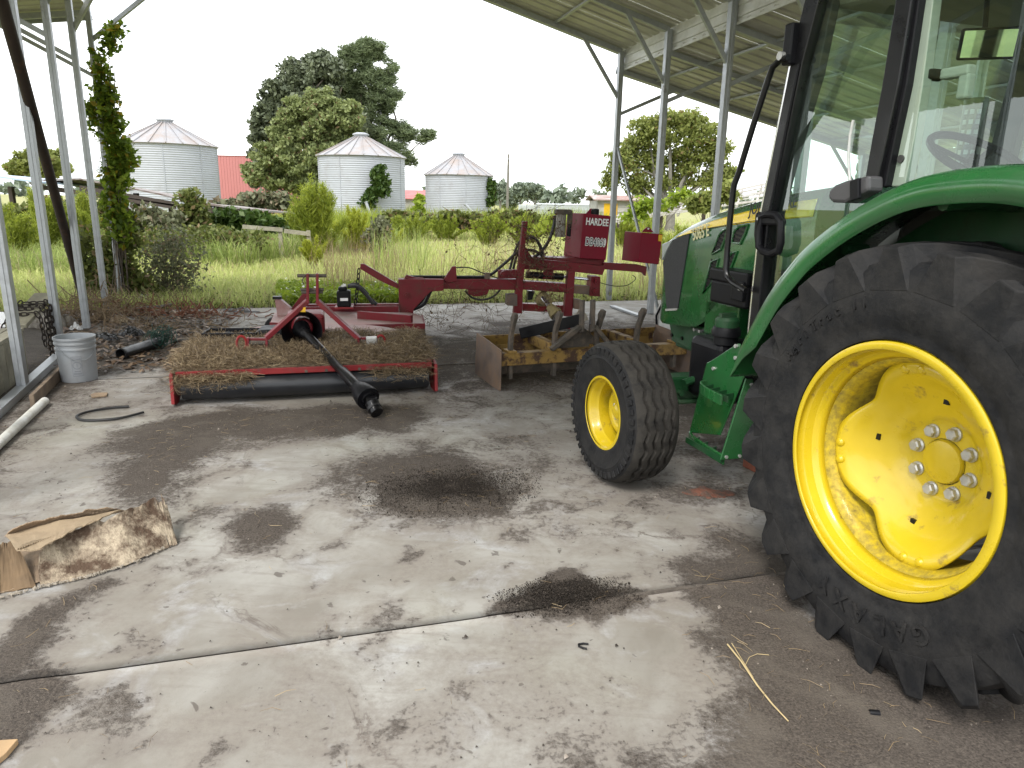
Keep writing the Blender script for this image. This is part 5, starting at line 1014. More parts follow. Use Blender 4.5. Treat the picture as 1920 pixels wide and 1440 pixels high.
MB().tube([cp(572, 515, ym - .02), cp(567, 525, ym - .03), cp(569, 533, ym - .03)], .005, 6).o('lynch_clip', oldiron, cut)
for (xa, xb, ya, yb2, ringx) in ((465, 500, 640, 700, 453), (672, 704, 638, 690, 714)):
    for xx in (xa, xb):
        p = cp(xx, ya, yb_); MB().prism([(yb_ - .04, DZ), (yb_ + .06, DZ), (yb_ + .04, p[2] + .03), (yb_ - .02, p[2] + .03)], 'x', p[0] - .009, p[0] + .009).o('hitch_lug', red, cut, bevel=.003)
    p, q = cp(xa, ya + 3, yb_), cp(xb, ya + 3, yb_); MB().tube([p - (q - p) * .12, q + (q - p) * .12], .019, 10).o('hitch_pin', oldiron, cut, smooth=True); MB().bar(p + np.array([0, .03, .0]), q + np.array([0, .03, 0]), .03, .07).o('cross_plate', red, cut)
    c = cp(ringx, ya + 3, yb_ - .02); sg = -1 if ringx < 500 else 1
    MB().tube([(c[0] + .035 * math.cos(t), c[1], c[2] + .055 * math.sin(t)) for t in np.linspace(0, 2 * math.pi, 17)[:-1]], .010, 6, closed=True).o('lynch_ring', redbright, cut, smooth=True)
c = cp(697, 639, yb_ - .03); MB().box(c, (.09, .05, .07)).o('pin_bushing', steel, cut, bevel=.01)
MB().prism(CU_.PY([(637, 668), (648, 674), (655, 675), (664, 668), (670, 668), (672, 682), (641, 682)], yb_ - .02), 'y', yb_ - .03, yb_ - .01).o('saddle_plate', red, cut)
c = cp(512, 657, .5); MB().tube([c, c + np.array([-.03, .30, .02])], .055, 14).o('check_tube', blackpl, cut, smooth=True)
# gearbox, shield cone, shaft
gc = cp(566, 617, .48)
MB().box((gc[0] + .03, .95, DZ + .13), (.32, .34, .26)).lathe([(.08, .5), (.08, .8)], 16, (gc[0] + .01, 0, gc[2]), axis='y').o('gearbox', red, cut, bevel=.03)
MB().lathe([(.162, .40), (.157, .43), (.110, .56), (.09, .62)], 36, (gc[0], 0, gc[2]), axis='y', cap=False).o('shield_cone', blackpl, cut, smooth=True, solid=.006)
s0 = np.array([gc[0], .46, gc[2]]); s1 = CU_.Z(672, 728, .17); s2 = CU_.Z(692, 748, .10)
ds = (s1 - s0) / np.linalg.norm(s1 - s0)
sh = MB().tube([s0, s0 + ds * .1, s0 + ds * .12, s0 + ds * .75, s0 + ds * .77, s1], [.046, .046, .033, .033, .042, .042], 16).o('drive_shaft', blackpt, cut, smooth=True)
MB().tube([s0 - ds * .02, s0 + ds * .07], [.075, .05], 16).o('shaft_bell', blackpl, sh, smooth=True)
d2 = np.array([.35, -.75, -.55]); d2 /= np.linalg.norm(d2)
MB().tube([s1 - ds * .02, s1 + ds * .05, s1 + ds * .13, s1 + ds * .16], [.05, .075, .088, .086], 20).o('shaft_bell', blackpl, sh, smooth=True)
e0 = s1 + ds * .16; MB().tube([e0 - ds * .06, e0 + ds * .02], .055, 12).box(e0 + ds * .045, (.075, .075, .075)).tube([e0 + ds * .05, e0 + d2 * .10, e0 + d2 * .14], [.05, .046, .046], 14).o('yoke', blackpt, sh, smooth=True)
MB().tube([e0 + d2 * .08, e0 + d2 * .105], .052, 14).o('yoke_collar', hose, sh, smooth=True)
q = cp(567, 580, .45); plate(CU_, [(562, 577), (573, 576), (573, 585), (563, 585)], .36, .006, 'warning_sticker', stickyel, cut, 0)
# clippings heaped on the deck: packed bed and loose strands
def bed_h(x, y): return .024 + .075 * fbm(x, y, 3.1, 41) + .10 * np.exp(-((x - 1.78) ** 2 + (y - .35) ** 2) / .03) 
gx, gy = np.meshgrid(np.linspace(-.0, W_ - .0, 80), np.linspace(-.05, 1.25, 56))
edge = np.minimum.reduce([np.clip((gx + .02) / .10, 0, 1), np.clip((W_ - .02 - gx) / .10, 0, 1), np.clip((gy + .06) / .12, 0, 1), np.clip((1.28 - .30 * fbm(gx, gy, 2, 43) - gy - .55 * np.clip(.5 - gx, 0, 1) - .5 * np.clip(gx - 1.3, 0, 1)) / .12, 0, 1)])
gz = DZ + bed_h(gx, gy) * edge - .03 * (1 - edge); V = np.stack([gx, gy, gz], -1); I = np.arange(gx.size).reshape(gx.shape)
cl = fthing('clippings_bed', 'brown dried grass clippings lying over the mower deck', 'clippings', CU_)
bedm = surf('packed clippings', (.13, .095, .058), .95, 0, .4, 24, dirt=(.055, .04, .026), damt=.45, dscale=30, bump=.8, bscale=90)
np_obj('packed_layer', V.reshape(-1, 3), np.stack([I[:-1, :-1], I[:-1, 1:], I[1:, 1:], I[1:, :-1]], -1).reshape(-1, 4), bedm, cl, True)
def strands(name, P, ln, wd, m, parent, flat=.25):
    n = len(P); D = rand_dirs(n); D[:, 2] = abs(D[:, 2]) * flat; D /= np.linalg.norm(D, axis=1, keepdims=True); L_ = (ln * rng.uniform(.4, 1.6, n))[:, None]; sd_ = np.cross(D, rand_dirs(n)); sd_ /= np.linalg.norm(sd_, axis=1, keepdims=True); sd_ *= wd / 2
    bend_ = rand_dirs(n) * L_ * .18; bend_[:, 2] = abs(bend_[:, 2]) * .4; M_ = P + D * L_ * .5 + bend_; E_ = P + D * L_ - np.array([[0, 0, 1]]) * L_ * D[:, 2:] * .6
    V = np.stack([P - sd_, P + sd_, M_ + sd_, M_ - sd_, E_ + sd_ * .5, E_ - sd_ * .5], 1).reshape(-1, 3); i = (np.arange(n) * 6)[:, None]
    return np_obj(name, V, np.concatenate([i + [0, 1, 2, 3], i + [3, 2, 4, 5]]), m, parent)
n = 26000; x = rng.uniform(.0, W_, n); y = rng.uniform(-.06, 1.2, n); ed = np.minimum.reduce([np.clip((1.28 - .3 * fbm(x, y, 2, 43) - y - .55 * np.clip(.5 - x, 0, 1) - .5 * np.clip(x - 1.3, 0, 1)) / .12, 0, 1)]); ok = rng.random(n) < ed; x, y = x[ok], y[ok]
z = DZ + bed_h(x, y) * np.clip((y + .06) / .12, 0, 1) * np.clip((x + .02) / .1, 0, 1) * np.clip((W_ + .0 - x) / .1, 0, 1)
so = strands('loose_strands', np.stack([x, y, z], 1), .095, .0028, haym, cl, .8); so['kind'] = 'stuff'
n = 2600; x = np.concatenate([rng.uniform(.02, .55, n), rng.uniform(1.45, W_ - .05, n // 2)]); y = rng.uniform(-.10, .02, len(x)); z = DZ - .02 + (y + .02) * rng.uniform(.2, 1.6, len(x)); so = strands('hanging_strands', np.stack([x, y, z], 1), .09, .0028, haym, cl, -.8); so['kind'] = 'stuff'
# black open tool case on the deck
TCp = CU_.Z(436, 628, DZ + .08); tcs = thing('tool_case', 'open black plastic tool case lying on the mower deck', 'case', tuple(CU_.o + CU_.x * TCp[0] + CU_.y * TCp[1] + np.array([0, 0, DZ + .065])), CU_.a - .12)
t_ = MB().box((0, 0, .006), (.44, .26, .012))
for (c, d) in (((-.215, 0, .03), (.012, .26, .05)), ((.215, 0, .03), (.012, .26, .05)), ((0, -.125, .03), (.42, .012, .05)), ((0, .125, .03), (.42, .012, .05))): t_.box(c, d)
t_.o('tray', blackpl, tcs, bevel=.004)
for i in range(5): MB().box((-.14 + .07 * i, rng.uniform(-.05, .05), .022), (.02 + .02 * rng.random(), .14, .022), rng.uniform(-.5, .5)).o('tray_insert', blackpl, tcs, bevel=.004)
MB().hexa([(.23, -.11, .01), (.62, -.06, .01), (.60, .18, .03), (.22, .13, .02), (.23, -.10, .07), (.60, -.05, .075), (.58, .17, .09), (.22, .12, .08)]).o('lid', blackpl, tcs, bevel=.02)
# ------------------------------------------------------------------ ditch-bank mower
DB = Frame(0.10, 8.55, 10)
db = fthing('ditch_bank_mower', 'dark red side-boom mower with hydraulic tank standing behind the box scraper', 'mower', DB)
def pl(name, pts, y, t, m_=None, bevel=.005): return MB().prism(DB.PY(pts, y), 'y', y, y + t).o(name, m_ or red, db, bevel=bevel)
pl('mast', [(981, 415), (990, 415), (984, 470), (986, 482), (981, 530), (979, 588), (963, 588), (973, 490)], -.04, .10)
pl('gusset', [(985, 462), (1000, 486), (984, 490)], .0, .03)
pl('top_beam', [(984, 484), (1062, 491), (1136, 499), (1130, 516), (1062, 508), (983, 505)], .0, .10)
pl('tank_shelf', [(1000, 482), (1062, 484), (1082, 482), (1134, 488), (1132, 498), (1062, 491), (1000, 489)], .12, .34)
pl('right_leg', [(1066, 506), (1079, 507), (1073, 594), (1057, 593)], -.02, .10)
pl('leg_stand', [(1065, 590), (1072, 590), (1069, 622), (1064, 622)], .02, .05)
pl('lower_cross', [(980, 569), (1058, 573), (1058, 586), (980, 583)], .18, .06, redbright)
pl('boom', [(770, 523), (975, 524), (975, 544), (770, 541)], .02, .16)
pl('boom_sleeve', [(978, 527), (1062, 532), (1061, 549), (977, 543)], -.01, .18)
pl('boom_end', [(1076, 535), (1108, 537), (1107, 553), (1074, 550)], .02, .14, rustpl)
pl('end_plate', [(1109, 518), (1126, 519), (1125, 556), (1106, 555)], -.02, .20)
pl('cylinder_mount', [(936, 507), (971, 506), (971, 522), (936, 523)], .0, .12)
pl('cylinder_lug', [(1038, 503), (1036, 522), (1018, 523), (1020, 500)], .04, .03)
for nm, ps in (('left_pin_box', [(951, 553), (970, 552), (970, 574), (951, 573)]), ('right_pin_box', [(1077, 561), (1094, 564), (1093, 581), (1076, 579)])):
    pl('pin_box', ps, -.06, .16, rustpl)
def dbp(px, py, y): return DB.Y(px, py, y)
MB().tube([dbp(986, 515, .08), dbp(1056, 519, .08)], .042, 14).o('cylinder', blackpt, db, smooth=True)
MB().tube([dbp(1056, 519, .08), dbp(1107, 524, .08)], .018, 10).o('cylinder_rod', chrome, db, smooth=True)
MB().tube([dbp(760, 519, .08), dbp(910, 520, .10)], .020, 8).o('fold_rod', blackpt, db, smooth=True)
for a, b in ((943, 513), (1118, 526), (1115, 545), (762, 553), (764, 585)):
    c = dbp(a, b, -.01); MB().lathe([(.035, -.075), (.035, .0), (.02, -.09)][:2], 14, (c[0], 0, c[2]), axis='y').lathe([(.016, -.095), (.016, -.07)], 8, (c[0], 0, c[2]), axis='y').o('pivot_pin', red, db)
# tank and counterweight box
def pbox(name, F_, L_, depth_y, y, m_):
    """closed box: front face px corners TL,TR,BR,BL on plane y"""
    f_ = [DB.Y(a, b, y) for a, b in F_]; bk = [p + np.array([-.10, depth_y, 0.0]) for p in f_]
    return MB().hexa([f_[3], f_[2], bk[2], bk[3], f_[0], f_[1], bk[1], bk[0]]).o(name, m_, db, bevel=.008)
tank = pbox('hydraulic_tank', [(1095, 400), (1145.6, 405), (1136, 488), (1087, 484)], None, .42, .02, redtank)
bx2 = pbox('counterweight_box', [(1204, 436), (1242.5, 439), (1235.5, 496), (1197.5, 492)], None, .36, -.10, redtank)
for par, pts, y in ((tank, [(1098, 401), (1103, 396), (1107, 391), (1113, 391), (1117, 397), (1121, 402)], .20), (bx2, [(1204, 435), (1208, 430), (1213, 426), (1218, 426), (1222, 431), (1226, 436)], .05)):
    MB().prism(DB.PY(pts, y), 'y', y, y + .02).o('lifting_eye', redtank, par); c = DB.Y((pts[2][0] + pts[3][0]) / 2, pts[2][1] + 3, y); MB().lathe([(.012, y - .004), (.012, y + .024)], 10, (c[0], 0, c[2]), axis='y').o('eye_hole', white, par)
c = DB.Y(1118, 396, .15); MB().lathe([(.05, c[2] - .08), (.05, c[2] + .02), (.035, c[2] + .03)], 14, (c[0], .2, 0), axis='z').o('filler_cap', blackpl, tank, smooth=True)
p, q = DB.Y(1098, 421, .008), DB.Y(1141, 424, .008); text('HARDEE', .115, white, tank, p, q - p, (0.05, 0, 1), 'lettering', .002, bold=.003, sx=.655)
p, q = DB.Y(1097, 459, .006), DB.Y(1133, 462, .006); text('DB4060', .125, white, tank, p, q - p, (0.05, 0, 1), 'lettering', .001, bold=.010, sx=.56, space=1.12)
p = p + np.array([0, -.004, 0]); text('DB4060', .125, blackd, tank, p, q - p, (0.05, 0, 1), 'lettering', .001, bold=.0, sx=.56, space=1.12)
plt = MB().prism(DB.PY([(1235.5, 440), (1242, 440.5), (1241, 453), (1234.5, 452)], -.115), 'y', -.118, -.10).o('warning_sticker', stickyel, bx2)
pl('counterweight_arm', [(1132, 492), (1196, 496), (1213, 500), (1211, 518), (1205, 511), (1132, 505)], .05, .08)
flt = MB(); c = dbp(1052, 402, .12); b = dbp(1050, 444, .12); flt.tube([c, b], .062, 16); fo = flt.o('oil_filter', surf('pale filter can', (.30, .29, .25), .5, .1, .2, 12, dirt=(.15, .12, .09), damt=.42, dscale=12), db, smooth=True)
MB().box(c + np.array([.02, 0, .03]), (.19, .12, .06)).box(c + np.array([.11, .0, -.03]), (.05, .08, .16)).o('filter_head', oldiron, fo, bevel=.01); MB().tube([dbp(1070, 398, .14), dbp(1066, 443, .14)], .026, 10).o('sight_tube', blackpl, fo, smooth=True)
def hosepx(pts, y, r_=.017, ys=None):
    P_ = [dbp(a, b, y if ys is None else ys[i]) for i, (a, b) in enumerate(pts)]; # smooth
    Q = []
    for i in range(len(P_) - 1):
        p0 = P_[max(i - 1, 0)]; p1 = P_[i]; p2 = P_[i + 1]; p3 = P_[min(i + 2, len(P_) - 1)]
        for t in (0, .25, .5, .75): Q.append(.5 * ((2 * p1) + (-p0 + p2) * t + (2 * p0 - 5 * p1 + 4 * p2 - p3) * t * t + (-p0 + 3 * p1 - 3 * p2 + p3) * t ** 3))
    Q.append(P_[-1]); return MB().tube(Q, r_, 8).o('hydraulic_hose', hose, db, smooth=True)
hosepx([(1040, 404), (1040, 415), (1032, 445), (1018, 468), (1000, 484)], .15, .020)
hosepx([(875, 519), (915, 517), (945, 495), (970, 474), (998, 469), (1020, 482)], .14, .018)
hosepx([(956, 505), (966, 470), (978, 450), (1000, 446), (1012, 458), (1020, 480)], .18, .016); hosepx([(962, 504), (975, 462), (992, 444), (1006, 450), (1018, 478)], .22, .016)
hosepx([(872, 545), (885, 558), (905, 562), (925, 556), (938, 543)], .12, .013); hosepx([(775, 580), (795, 570), (806, 548), (812, 541)], .1, .022); hosepx([(772, 578), (790, 565), (800, 545)], .06, .02)
hosepx([(652, 537), (668, 536), (680, 546), (694, 560), (706, 571)], -.20, .020); hosepx([(652, 537), (672, 538), (686, 552), (700, 570)], -.26, .020); hosepx([(652, 536), (664, 533), (676, 538), (690, 552)], -.14, .018)
hosepx([(1125, 530), (1150, 536), (1175, 535), (1192, 523), (1186, 516)], .0, .005); hosepx([(855, 502), (880, 502), (905, 512), (935, 522)], .1, .007)
pl('rod_anchor', [(910, 512), (919, 512), (919, 524), (908, 524)], .06, .08, rustpl)
pl('boom_hanger', [(878, 541), (918, 541), (914, 552), (905, 555), (888, 556), (878, 551)], .04, .10)
pl('boom_ear', [(832, 524), (848, 500), (855, 499), (857, 528), (838, 530)], -.01, .05); pl('boom_ear', [(757, 523), (762, 515), (778, 520), (795, 521), (795, 524)], .0, .05)
# drive line
MB().tube([dbp(1016, 560, .12), dbp(1030, 566, .0)], [.10, .055], 14).o('drive_bell', ptoyel, db, smooth=True); MB().tube([dbp(1017, 558, .05), dbp(1033, 578, -.12)], .030, 12).o('drive_shaft', chrome, db, smooth=True); MB().tube([dbp(1030, 574, -.10), dbp(1040, 586, -.18), dbp(1043, 590, -.20)], [.045, .08, .082], 16).o('drive_bell', ptoyel, db, smooth=True); c = dbp(1041, 593, -.2); MB().box(c, (.07, .07, .10)).o('drive_yoke', oldiron, db, bevel=.015)
pl('bell_plate', [(990, 545), (1003, 546), (998, 562), (990, 563)], .1, .1, blackpt)
# knee, lower beam, deck
pl('knee', [(747, 524), (776, 523), (832, 524), (832, 545), (807, 547), (776, 580), (773, 598), (749, 596)], -.06, .16)
pl('lower_beam', [(571, 576), (748, 574), (748, 594), (573, 594)], -.10, .18)
pl('rest_bar', [(676, 495), (683, 495), (747, 533), (747, 542), (722, 531), (708, 524), (675, 504)], -.02, .07)
pl('beam_top', [(575, 571), (748, 570), (748, 574), (575, 576)], -.03, .08)
dk0 = [DB.Z(a, b, .26) for a, b in ((506, 606), (600, 612), (796, 608), (792, 592), (770, 586), (560, 583), (515, 586))]
MB().prism([(p[0], p[1]) for p in dk0], 'z', .24, .26).o('deck', deckred, db, bevel=.003)
m_ = MB(); 
for a, b in zip(dk0[:4], dk0[1:4]): m_.bar((a[0], a[1], .225), (b[0], b[1], .225), .012, .09)
m_.o('deck_skirt', red, db)
pl('deck_rib', [(605, 610), (622, 592), (626, 593), (614, 611)], -.55, .03); MB().bar(DB.Z(672, 590, .30), DB.Z(772, 598, .30), .05, .08).o('deck_brace', red, db)
c = dbp(645, 558, -.20); mo = MB().box((c[0], -.2, c[2] - .01), (.15, .16, .19)).box((c[0] - .01, -.2, c[2] + .10), (.10, .10, .05)).o('hydraulic_motor', blackpl, db, bevel=.02); MB().box((c[0] + .005, -.286, c[2] - .01), (.085, .004, .032)).o('rating_plate', white, mo); MB().tube([(c[0] - .02, -.2, c[2] + .12), (c[0] + .03, -.2, c[2] + .135)], .022, 8).o('fitting', steel, mo); MB().box((c[0], -.2, c[2] - .105), (.20, .20, .02)).o('mounting_plate', redbright, mo)
pl('tail_post', [(515, 560), (524, 560), (545, 578), (530, 606), (522, 606)], -.35, .10, deckred); c = dbp(520, 558, -.33); MB().box(c, (.09, .08, .03)).o('tail_cap', blackpt, db)
pl('tail_arm', [(545, 580), (575, 540), (580, 545), (560, 585)], -.15, .08); c = dbp(515, 598, -.4); MB().lathe([(.10, -.45), (.11, -.43), (.11, -.37), (.10, -.35)], 24, (c[0], 0, .14), axis='y').o('gauge_wheel', rubber, db, smooth=True)
def chain(name, P_, m_, parent, link_r=.018, wire=.0045, gap=None):
    """chain along a polyline: each link an elongated ring, alternately turned"""
    P_ = [Vector(p) for p in P_]; L_ = [0]
    for a, b in zip(P_[:-1], P_[1:]): L_.append(L_[-1] + (b - a).length)
    n = int(L_[-1] / (link_r * 2.0)); out_ = []
    for i in range(n):
        s_ = (i + .5) * L_[-1] / n; k = max(j for j in range(len(L_) - 1) if L_[j] <= s_); t = (s_ - L_[k]) / (L_[k + 1] - L_[k] + 1e-9); p = P_[k].lerp(P_[k + 1], t); d = (P_[k + 1] - P_[k]).normalized(); u = d.orthogonal().normalized(); v = d.cross(u)
        if i % 2: u, v = v, u
        pts = [p + d * (link_r * 1.35 * math.cos(a)) + u * (link_r * .75 * math.sin(a)) for a in np.linspace(0, 2 * math.pi, 11)[:-1]]
        out_.append(MB().tube(pts, wire, 5, closed=True).o(name, m_, parent, smooth=True))
    return out_
chain('chain_link', [dbp(673, 504, .0), dbp(670, 540, -.03), dbp(666, 570, -.05)], chainm, db, .026, .007)
# chain curtain under the deck
a, b = dk0[1] * .45 + dk0[2] * .55, dk0[2]; cu_ = MB()
for i in range(46):
    p = a + (b - a) * i / 45
    for k in range(4): cu_.tube([(p[0] + .012 * math.cos(t) * (1 if k % 2 else .4), p[1] + .012 * math.cos(t) * (.4 if k % 2 else 1), .19 - k * .045 + .026 * math.sin(t)) for t in np.linspace(0, 2 * math.pi, 7)[:-1]], .004, 4, closed=True)
cc = cu_.o('chain_curtain', oldiron, db); cc['kind'] = 'stuff'
cu_ = MB()
for i in range(40):
    p = dk0[2] + (dk0[3] - dk0[2]) * i / 39 * 1.0
    for k in range(4): cu_.box((p[0], p[1], .19 - k * .045), (.012, .012, .04))
cc = cu_.o('chain_curtain', oldiron, db); cc['kind'] = 'stuff'
# dead vines tangled over the mower
def tangle(name, label, cat, centers, n, ln, m_, wd, leaf=None, leafn=0, lsz=.03, Yp=8.5):
    b0 = np.array(at(*centers[0][:2], Yp)); root = thing(name, label, cat, tuple(b0)); mb = MB(); LP_ = []
    for i in range(n):
        c = centers[rng.integers(len(centers))]; p = np.array(at(c[0] + rng.normal() * c[2], c[1] + rng.normal() * c[3], Yp + rng.normal() * .12)) - b0; d = rand_dirs(1)[0] * np.array([1, .5, 1]); P_ = [p]
        for k in range(6): d = d + rand_dirs(1)[0] * .7; d /= np.linalg.norm(d); P_.append(P_[-1] + d * ln / 6)
        mb.tube(P_, wd, 3); LP_ += P_
    tag(mb.o('stems', m_, root), kind='stuff')
    if leaf:
        LP_ = np.array(LP_); V, Q = leaf_quads(LP_[rng.integers(len(LP_), size=leafn)] + rng.normal(size=(leafn, 3)) * .02, lsz); np_obj('dead_leaves', V, Q, leaf, root)
deadm = surf('dead vine', (.10, .062, .036), .9, 0, .4, 30); deadleaf = leaf_mat('withered leaves', (.05, .032, .018), (.16, .10, .05), trans=.2)
tangle('dead_vine', 'withered brown vine tangled round the mower mast and hoses', 'vine', [(985, 470, 18, 22), (1005, 455, 12, 14), (1020, 500, 18, 12), (975, 440, 12, 14), (1040, 440, 10, 14), (1025, 530, 8, 20)], 120, .42, deadm, .0026, deadleaf, 380, .022)
tangle('dead_vine', 'thin dry vine stems hanging from the mower boom to the slab', 'vine', [(800, 590, 14, 26), (880, 560, 20, 25), (912, 580, 6, 30), (815, 560, 20, 20), (900, 470, 40, 40)], 110, .5, deadm, .0022, deadleaf, 160, .02)
# ------------------------------------------------------------------ box blade
BB = Frame(-.10, 5.65, 21)
bx = fthing('box_scraper', 'rusty yellow box scraper with upright ripper shanks behind the front tyre', 'box scraper', BB)
WB = 1.83
sp_ = BB.PXp([(938, 733), (940, 657), (918, 640), (895, 624), (891, 706), (915, 720)], 0); y0_ = 0
for x in (0, WB): MB().prism(sp_, 'x', x - .007, x + .007).o('side_plate', rustpl, bx, bevel=.003)
def bp_(px, py, y): return BB.Y(px, py, y)
zt = float(bp_(942, 663, .06)[2]); zb_ = float(bp_(942, 686, .06)[2]); yk = max(p[0] for p in sp_) - .03
MB().box((WB / 2, .09, (zt + zb_) / 2), (WB - .02, .10, zt - zb_)).o('front_beam', rustyel, bx, bevel=.006)
MT = float(bp_(908, 628, yk)[2])
MB().prism([(yk - .06, .08), (yk, .12), (yk + .02, .26), (yk - .01, MT), (yk - .03, MT), (yk, .26), (yk - .02, .13)], 'x', .008, WB - .008).o('moldboard', rustyel, bx)
MB().box((WB / 2, yk - .07, .05), (WB - .03, .02, .12)).o('cutting_edge', oldiron, bx)
for x in (.52, WB - .52): MB().box((x, yk / 2 + .05, zt + .01), (.07, yk - .12, .09)).o('cross_tube', rustyel, bx, bevel=.005)
for i in range(5):
    x = .12 + i * (WB - .24) / 4; pr = [(.06, zb_ - .12), (.115, zb_ - .12), (.115, zt + .08), (.095, zt + .18), (.055, zt + .255), (.06, zt + .295), (.01, zt + .345), (-.04, zt + .335), (-.035, zt + .305), (.0, zt + .25), (.045, zt + .16), (.06, zt + .06)]
    MB().prism([(-(a - .09) + .09, b) for a, b in pr] if False else pr, 'x', x - .016, x + .016).o('ripper_shank', oldiron, bx, bevel=.004)
    MB().box((x, .09, zt + .012), (.075, .13, .02)).o('shank_clamp', rustyel, bx, bevel=.003)
xh = .74
for dx in (0, .10): MB().prism([(.0, zt + .16), (.06, zt + .14), (.07, zt + .42), (.01, zt + .43)], 'x', xh + dx - .012, xh + dx + .012).o('hitch_mast', oldiron, bx, bevel=.003)
MB().bar((xh - .02, .03, zt + .20), (.46, .02, zt + .02), .05, .035).bar((xh + .12, .03, zt + .20), (1.02, .02, zt + .02), .05, .035).o('hitch_brace', oldiron, bx, bevel=.004)
MB().bar((xh + .02, .05, zt + .26), (.40, yk - .05, zt + .06), .02, .10).bar((xh + .09, .05, zt + .26), (1.1, yk - .05, zt + .06), .02, .10).o('rear_stay', blackpt, bx, bevel=.003)
MB().prism([(.50, zt - .06), (1.0, zt - .06), (1.0, zt + .02), (.83, zt + .16), (.68, zt + .16), (.5, zt + .02)], 'y', .14, .15).o('hitch_plate', oldiron, bx, bevel=.003)
# ------------------------------------------------------------------ small things
def gp(px, py, z=0): return G(px, py, z)
# bucket
c = gp(150, 712); bk = thing('plastic_bucket', 'grey plastic five-gallon bucket with wire handle beside the left post', 'bucket', tuple(c), R(-14))
MB().lathe([(.0001, .004), (.130, .004), (.133, .012), (.143, .27), (.150, .272), (.150, .285), (.144, .288), (.145, .315), (.153, .317), (.153, .330), (.146, .333), (.147, .352), (.156, .355), (.156, .372), (.148, .372), (.140, .30), (.128, .02), (.0001, .014)], 56, axis='z').o('shell', grey_pl, bk, smooth=True)
MB().tube([(.148 * math.cos(t), .148 * math.sin(t) - .012, .30 - .10 * math.sin((t - R(-92)) / R(95) * math.pi) if False else .305 - .115 * math.sin(max(0, min(1, (t - R(-98)) / R(140))) * math.pi)) for t in np.linspace(R(-98), R(42), 18)], .003, 5).o('wire_handle', galv, bk, smooth=True)
em = MB()
def on_b(a, z, r_=.0): rr = .1335 + .0095 * (z - .012) / .26 + .0012 + r_; return (rr * math.cos(a), rr * math.sin(a), z)
def arcbar(a0, a1, z0, z1):
    n = 6; em.grid([[on_b(a0 + (a1 - a0) * k / n, z) for k in range(n + 1)] for z in (z0, z1)])
A0, A1 = R(-62), R(-32)
for (a0, a1, z0, z1) in ((A0, A1, .06, .064), (A0, A1, .222, .226), (A0, A0 + .012, .06, .226), (A1 - .012, A1, .06, .226), (A0 + .05, A1 - .05, .195, .212), (A0 + .05, A1 - .05, .075, .088), (A0 + .10, A1 - .10, .095, .105)): arcbar(a0, a1, z0, z1)
am = (A0 + A1) / 2; n = 24; em.grid([[on_b(am + rr * math.cos(t) / .138, .15 + rr * math.sin(t)) for t in np.linspace(0, 2 * math.pi, n + 1)] for rr in (.026, .031)]); em.grid([[on_b(am + .012 * k, .138 + z) for k in (-1, 0, 1)] for z in (0, .012, .026)])
em.o('emblem', grey_dk, bk, solid=.0012)
# pvc pipe
a, b = gp(84, 752, .03), gp(-60, 885, .03); pv = thing('pvc_pipe', 'white plastic pipe lying along the left base rail', 'pipe', tuple(a)); d = b - a
MB().lathe([(.030, 0), (.030, np.linalg.norm(d)), (.026, np.linalg.norm(d)), (.026, 0)], 20, axis='y', close=True).o('pipe_wall', pvc, pv, smooth=True).rotation_euler = (0, 0, math.atan2(d[1], d[0]) - math.pi / 2)
# bent black hose on the floor
pts = [(242, 762), (215, 764), (185, 768), (158, 774), (144, 780), (148, 786), (165, 788), (195, 787), (230, 783), (269, 773)]
a = gp(200, 778); tag(MB().tube(_spl([tuple(gp(x, y, .012)) for x, y in pts], 4), .009, 8).o('bent_hose', hose, None, smooth=True), 'short black bent hose lying in a U on the concrete', 'hose')
# small card scrap
cardb = surf('brown card', (.30, .22, .145), .85, 0, .2, 12, dirt=(.17, .12, .08), damt=.42, dscale=9, dthr=.15); cardin = surf('card inside', (.33, .25, .16), .85, 0, .12, 8, dirt=(.21, .15, .095), damt=.36, dscale=6, dthr=.2)
def ribs_on(m, rot, sc=38, st=.5):
    N, L = m.node_tree.nodes, m.node_tree.links; g = N.new('ShaderNodeNewGeometry'); mp_ = N.new('ShaderNodeMapping'); mp_.inputs['Rotation'].default_value = (0, 0, rot); L.new(g.outputs['Position'], mp_.inputs[0]); w_ = N.new('ShaderNodeTexWave'); w_.inputs['Scale'].default_value = sc; w_.inputs['Distortion'].default_value = .6; L.new(mp_.outputs[0], w_.inputs['Vector']); bp = N.new('ShaderNodeBump'); bp.inputs['Strength'].default_value = st; bp.inputs['Distance'].default_value = .006; L.new(w_.outputs['Fac'], bp.inputs['Height']); L.new(bp.outputs[0], N['Principled BSDF'].inputs['Normal'])
ribs_on(cardin, R(12)); ribs_on(cardb, R(12))
peel = surf('peeling printed card', (.40, .33, .24), .85, 0, .35, 9, dirt=(.085, .052, .032), damt=.50, dscale=11, dthr=.09, bump=.9, bscale=60); frayed = surf('frayed paper', (.33, .29, .235), .9, 0, .2, 30, bump=.5, bscale=90)
q = [gp(x, y, .005) for x, y in ((170, 741), (178, 738), (202, 737), (200, 743), (172, 746))]
tag(MB().prism([(p[0], p[1]) for p in q], 'z', .003, .012).o('card_scrap', cardb), 'small brown card scrap on the concrete beside the bucket', 'scrap')
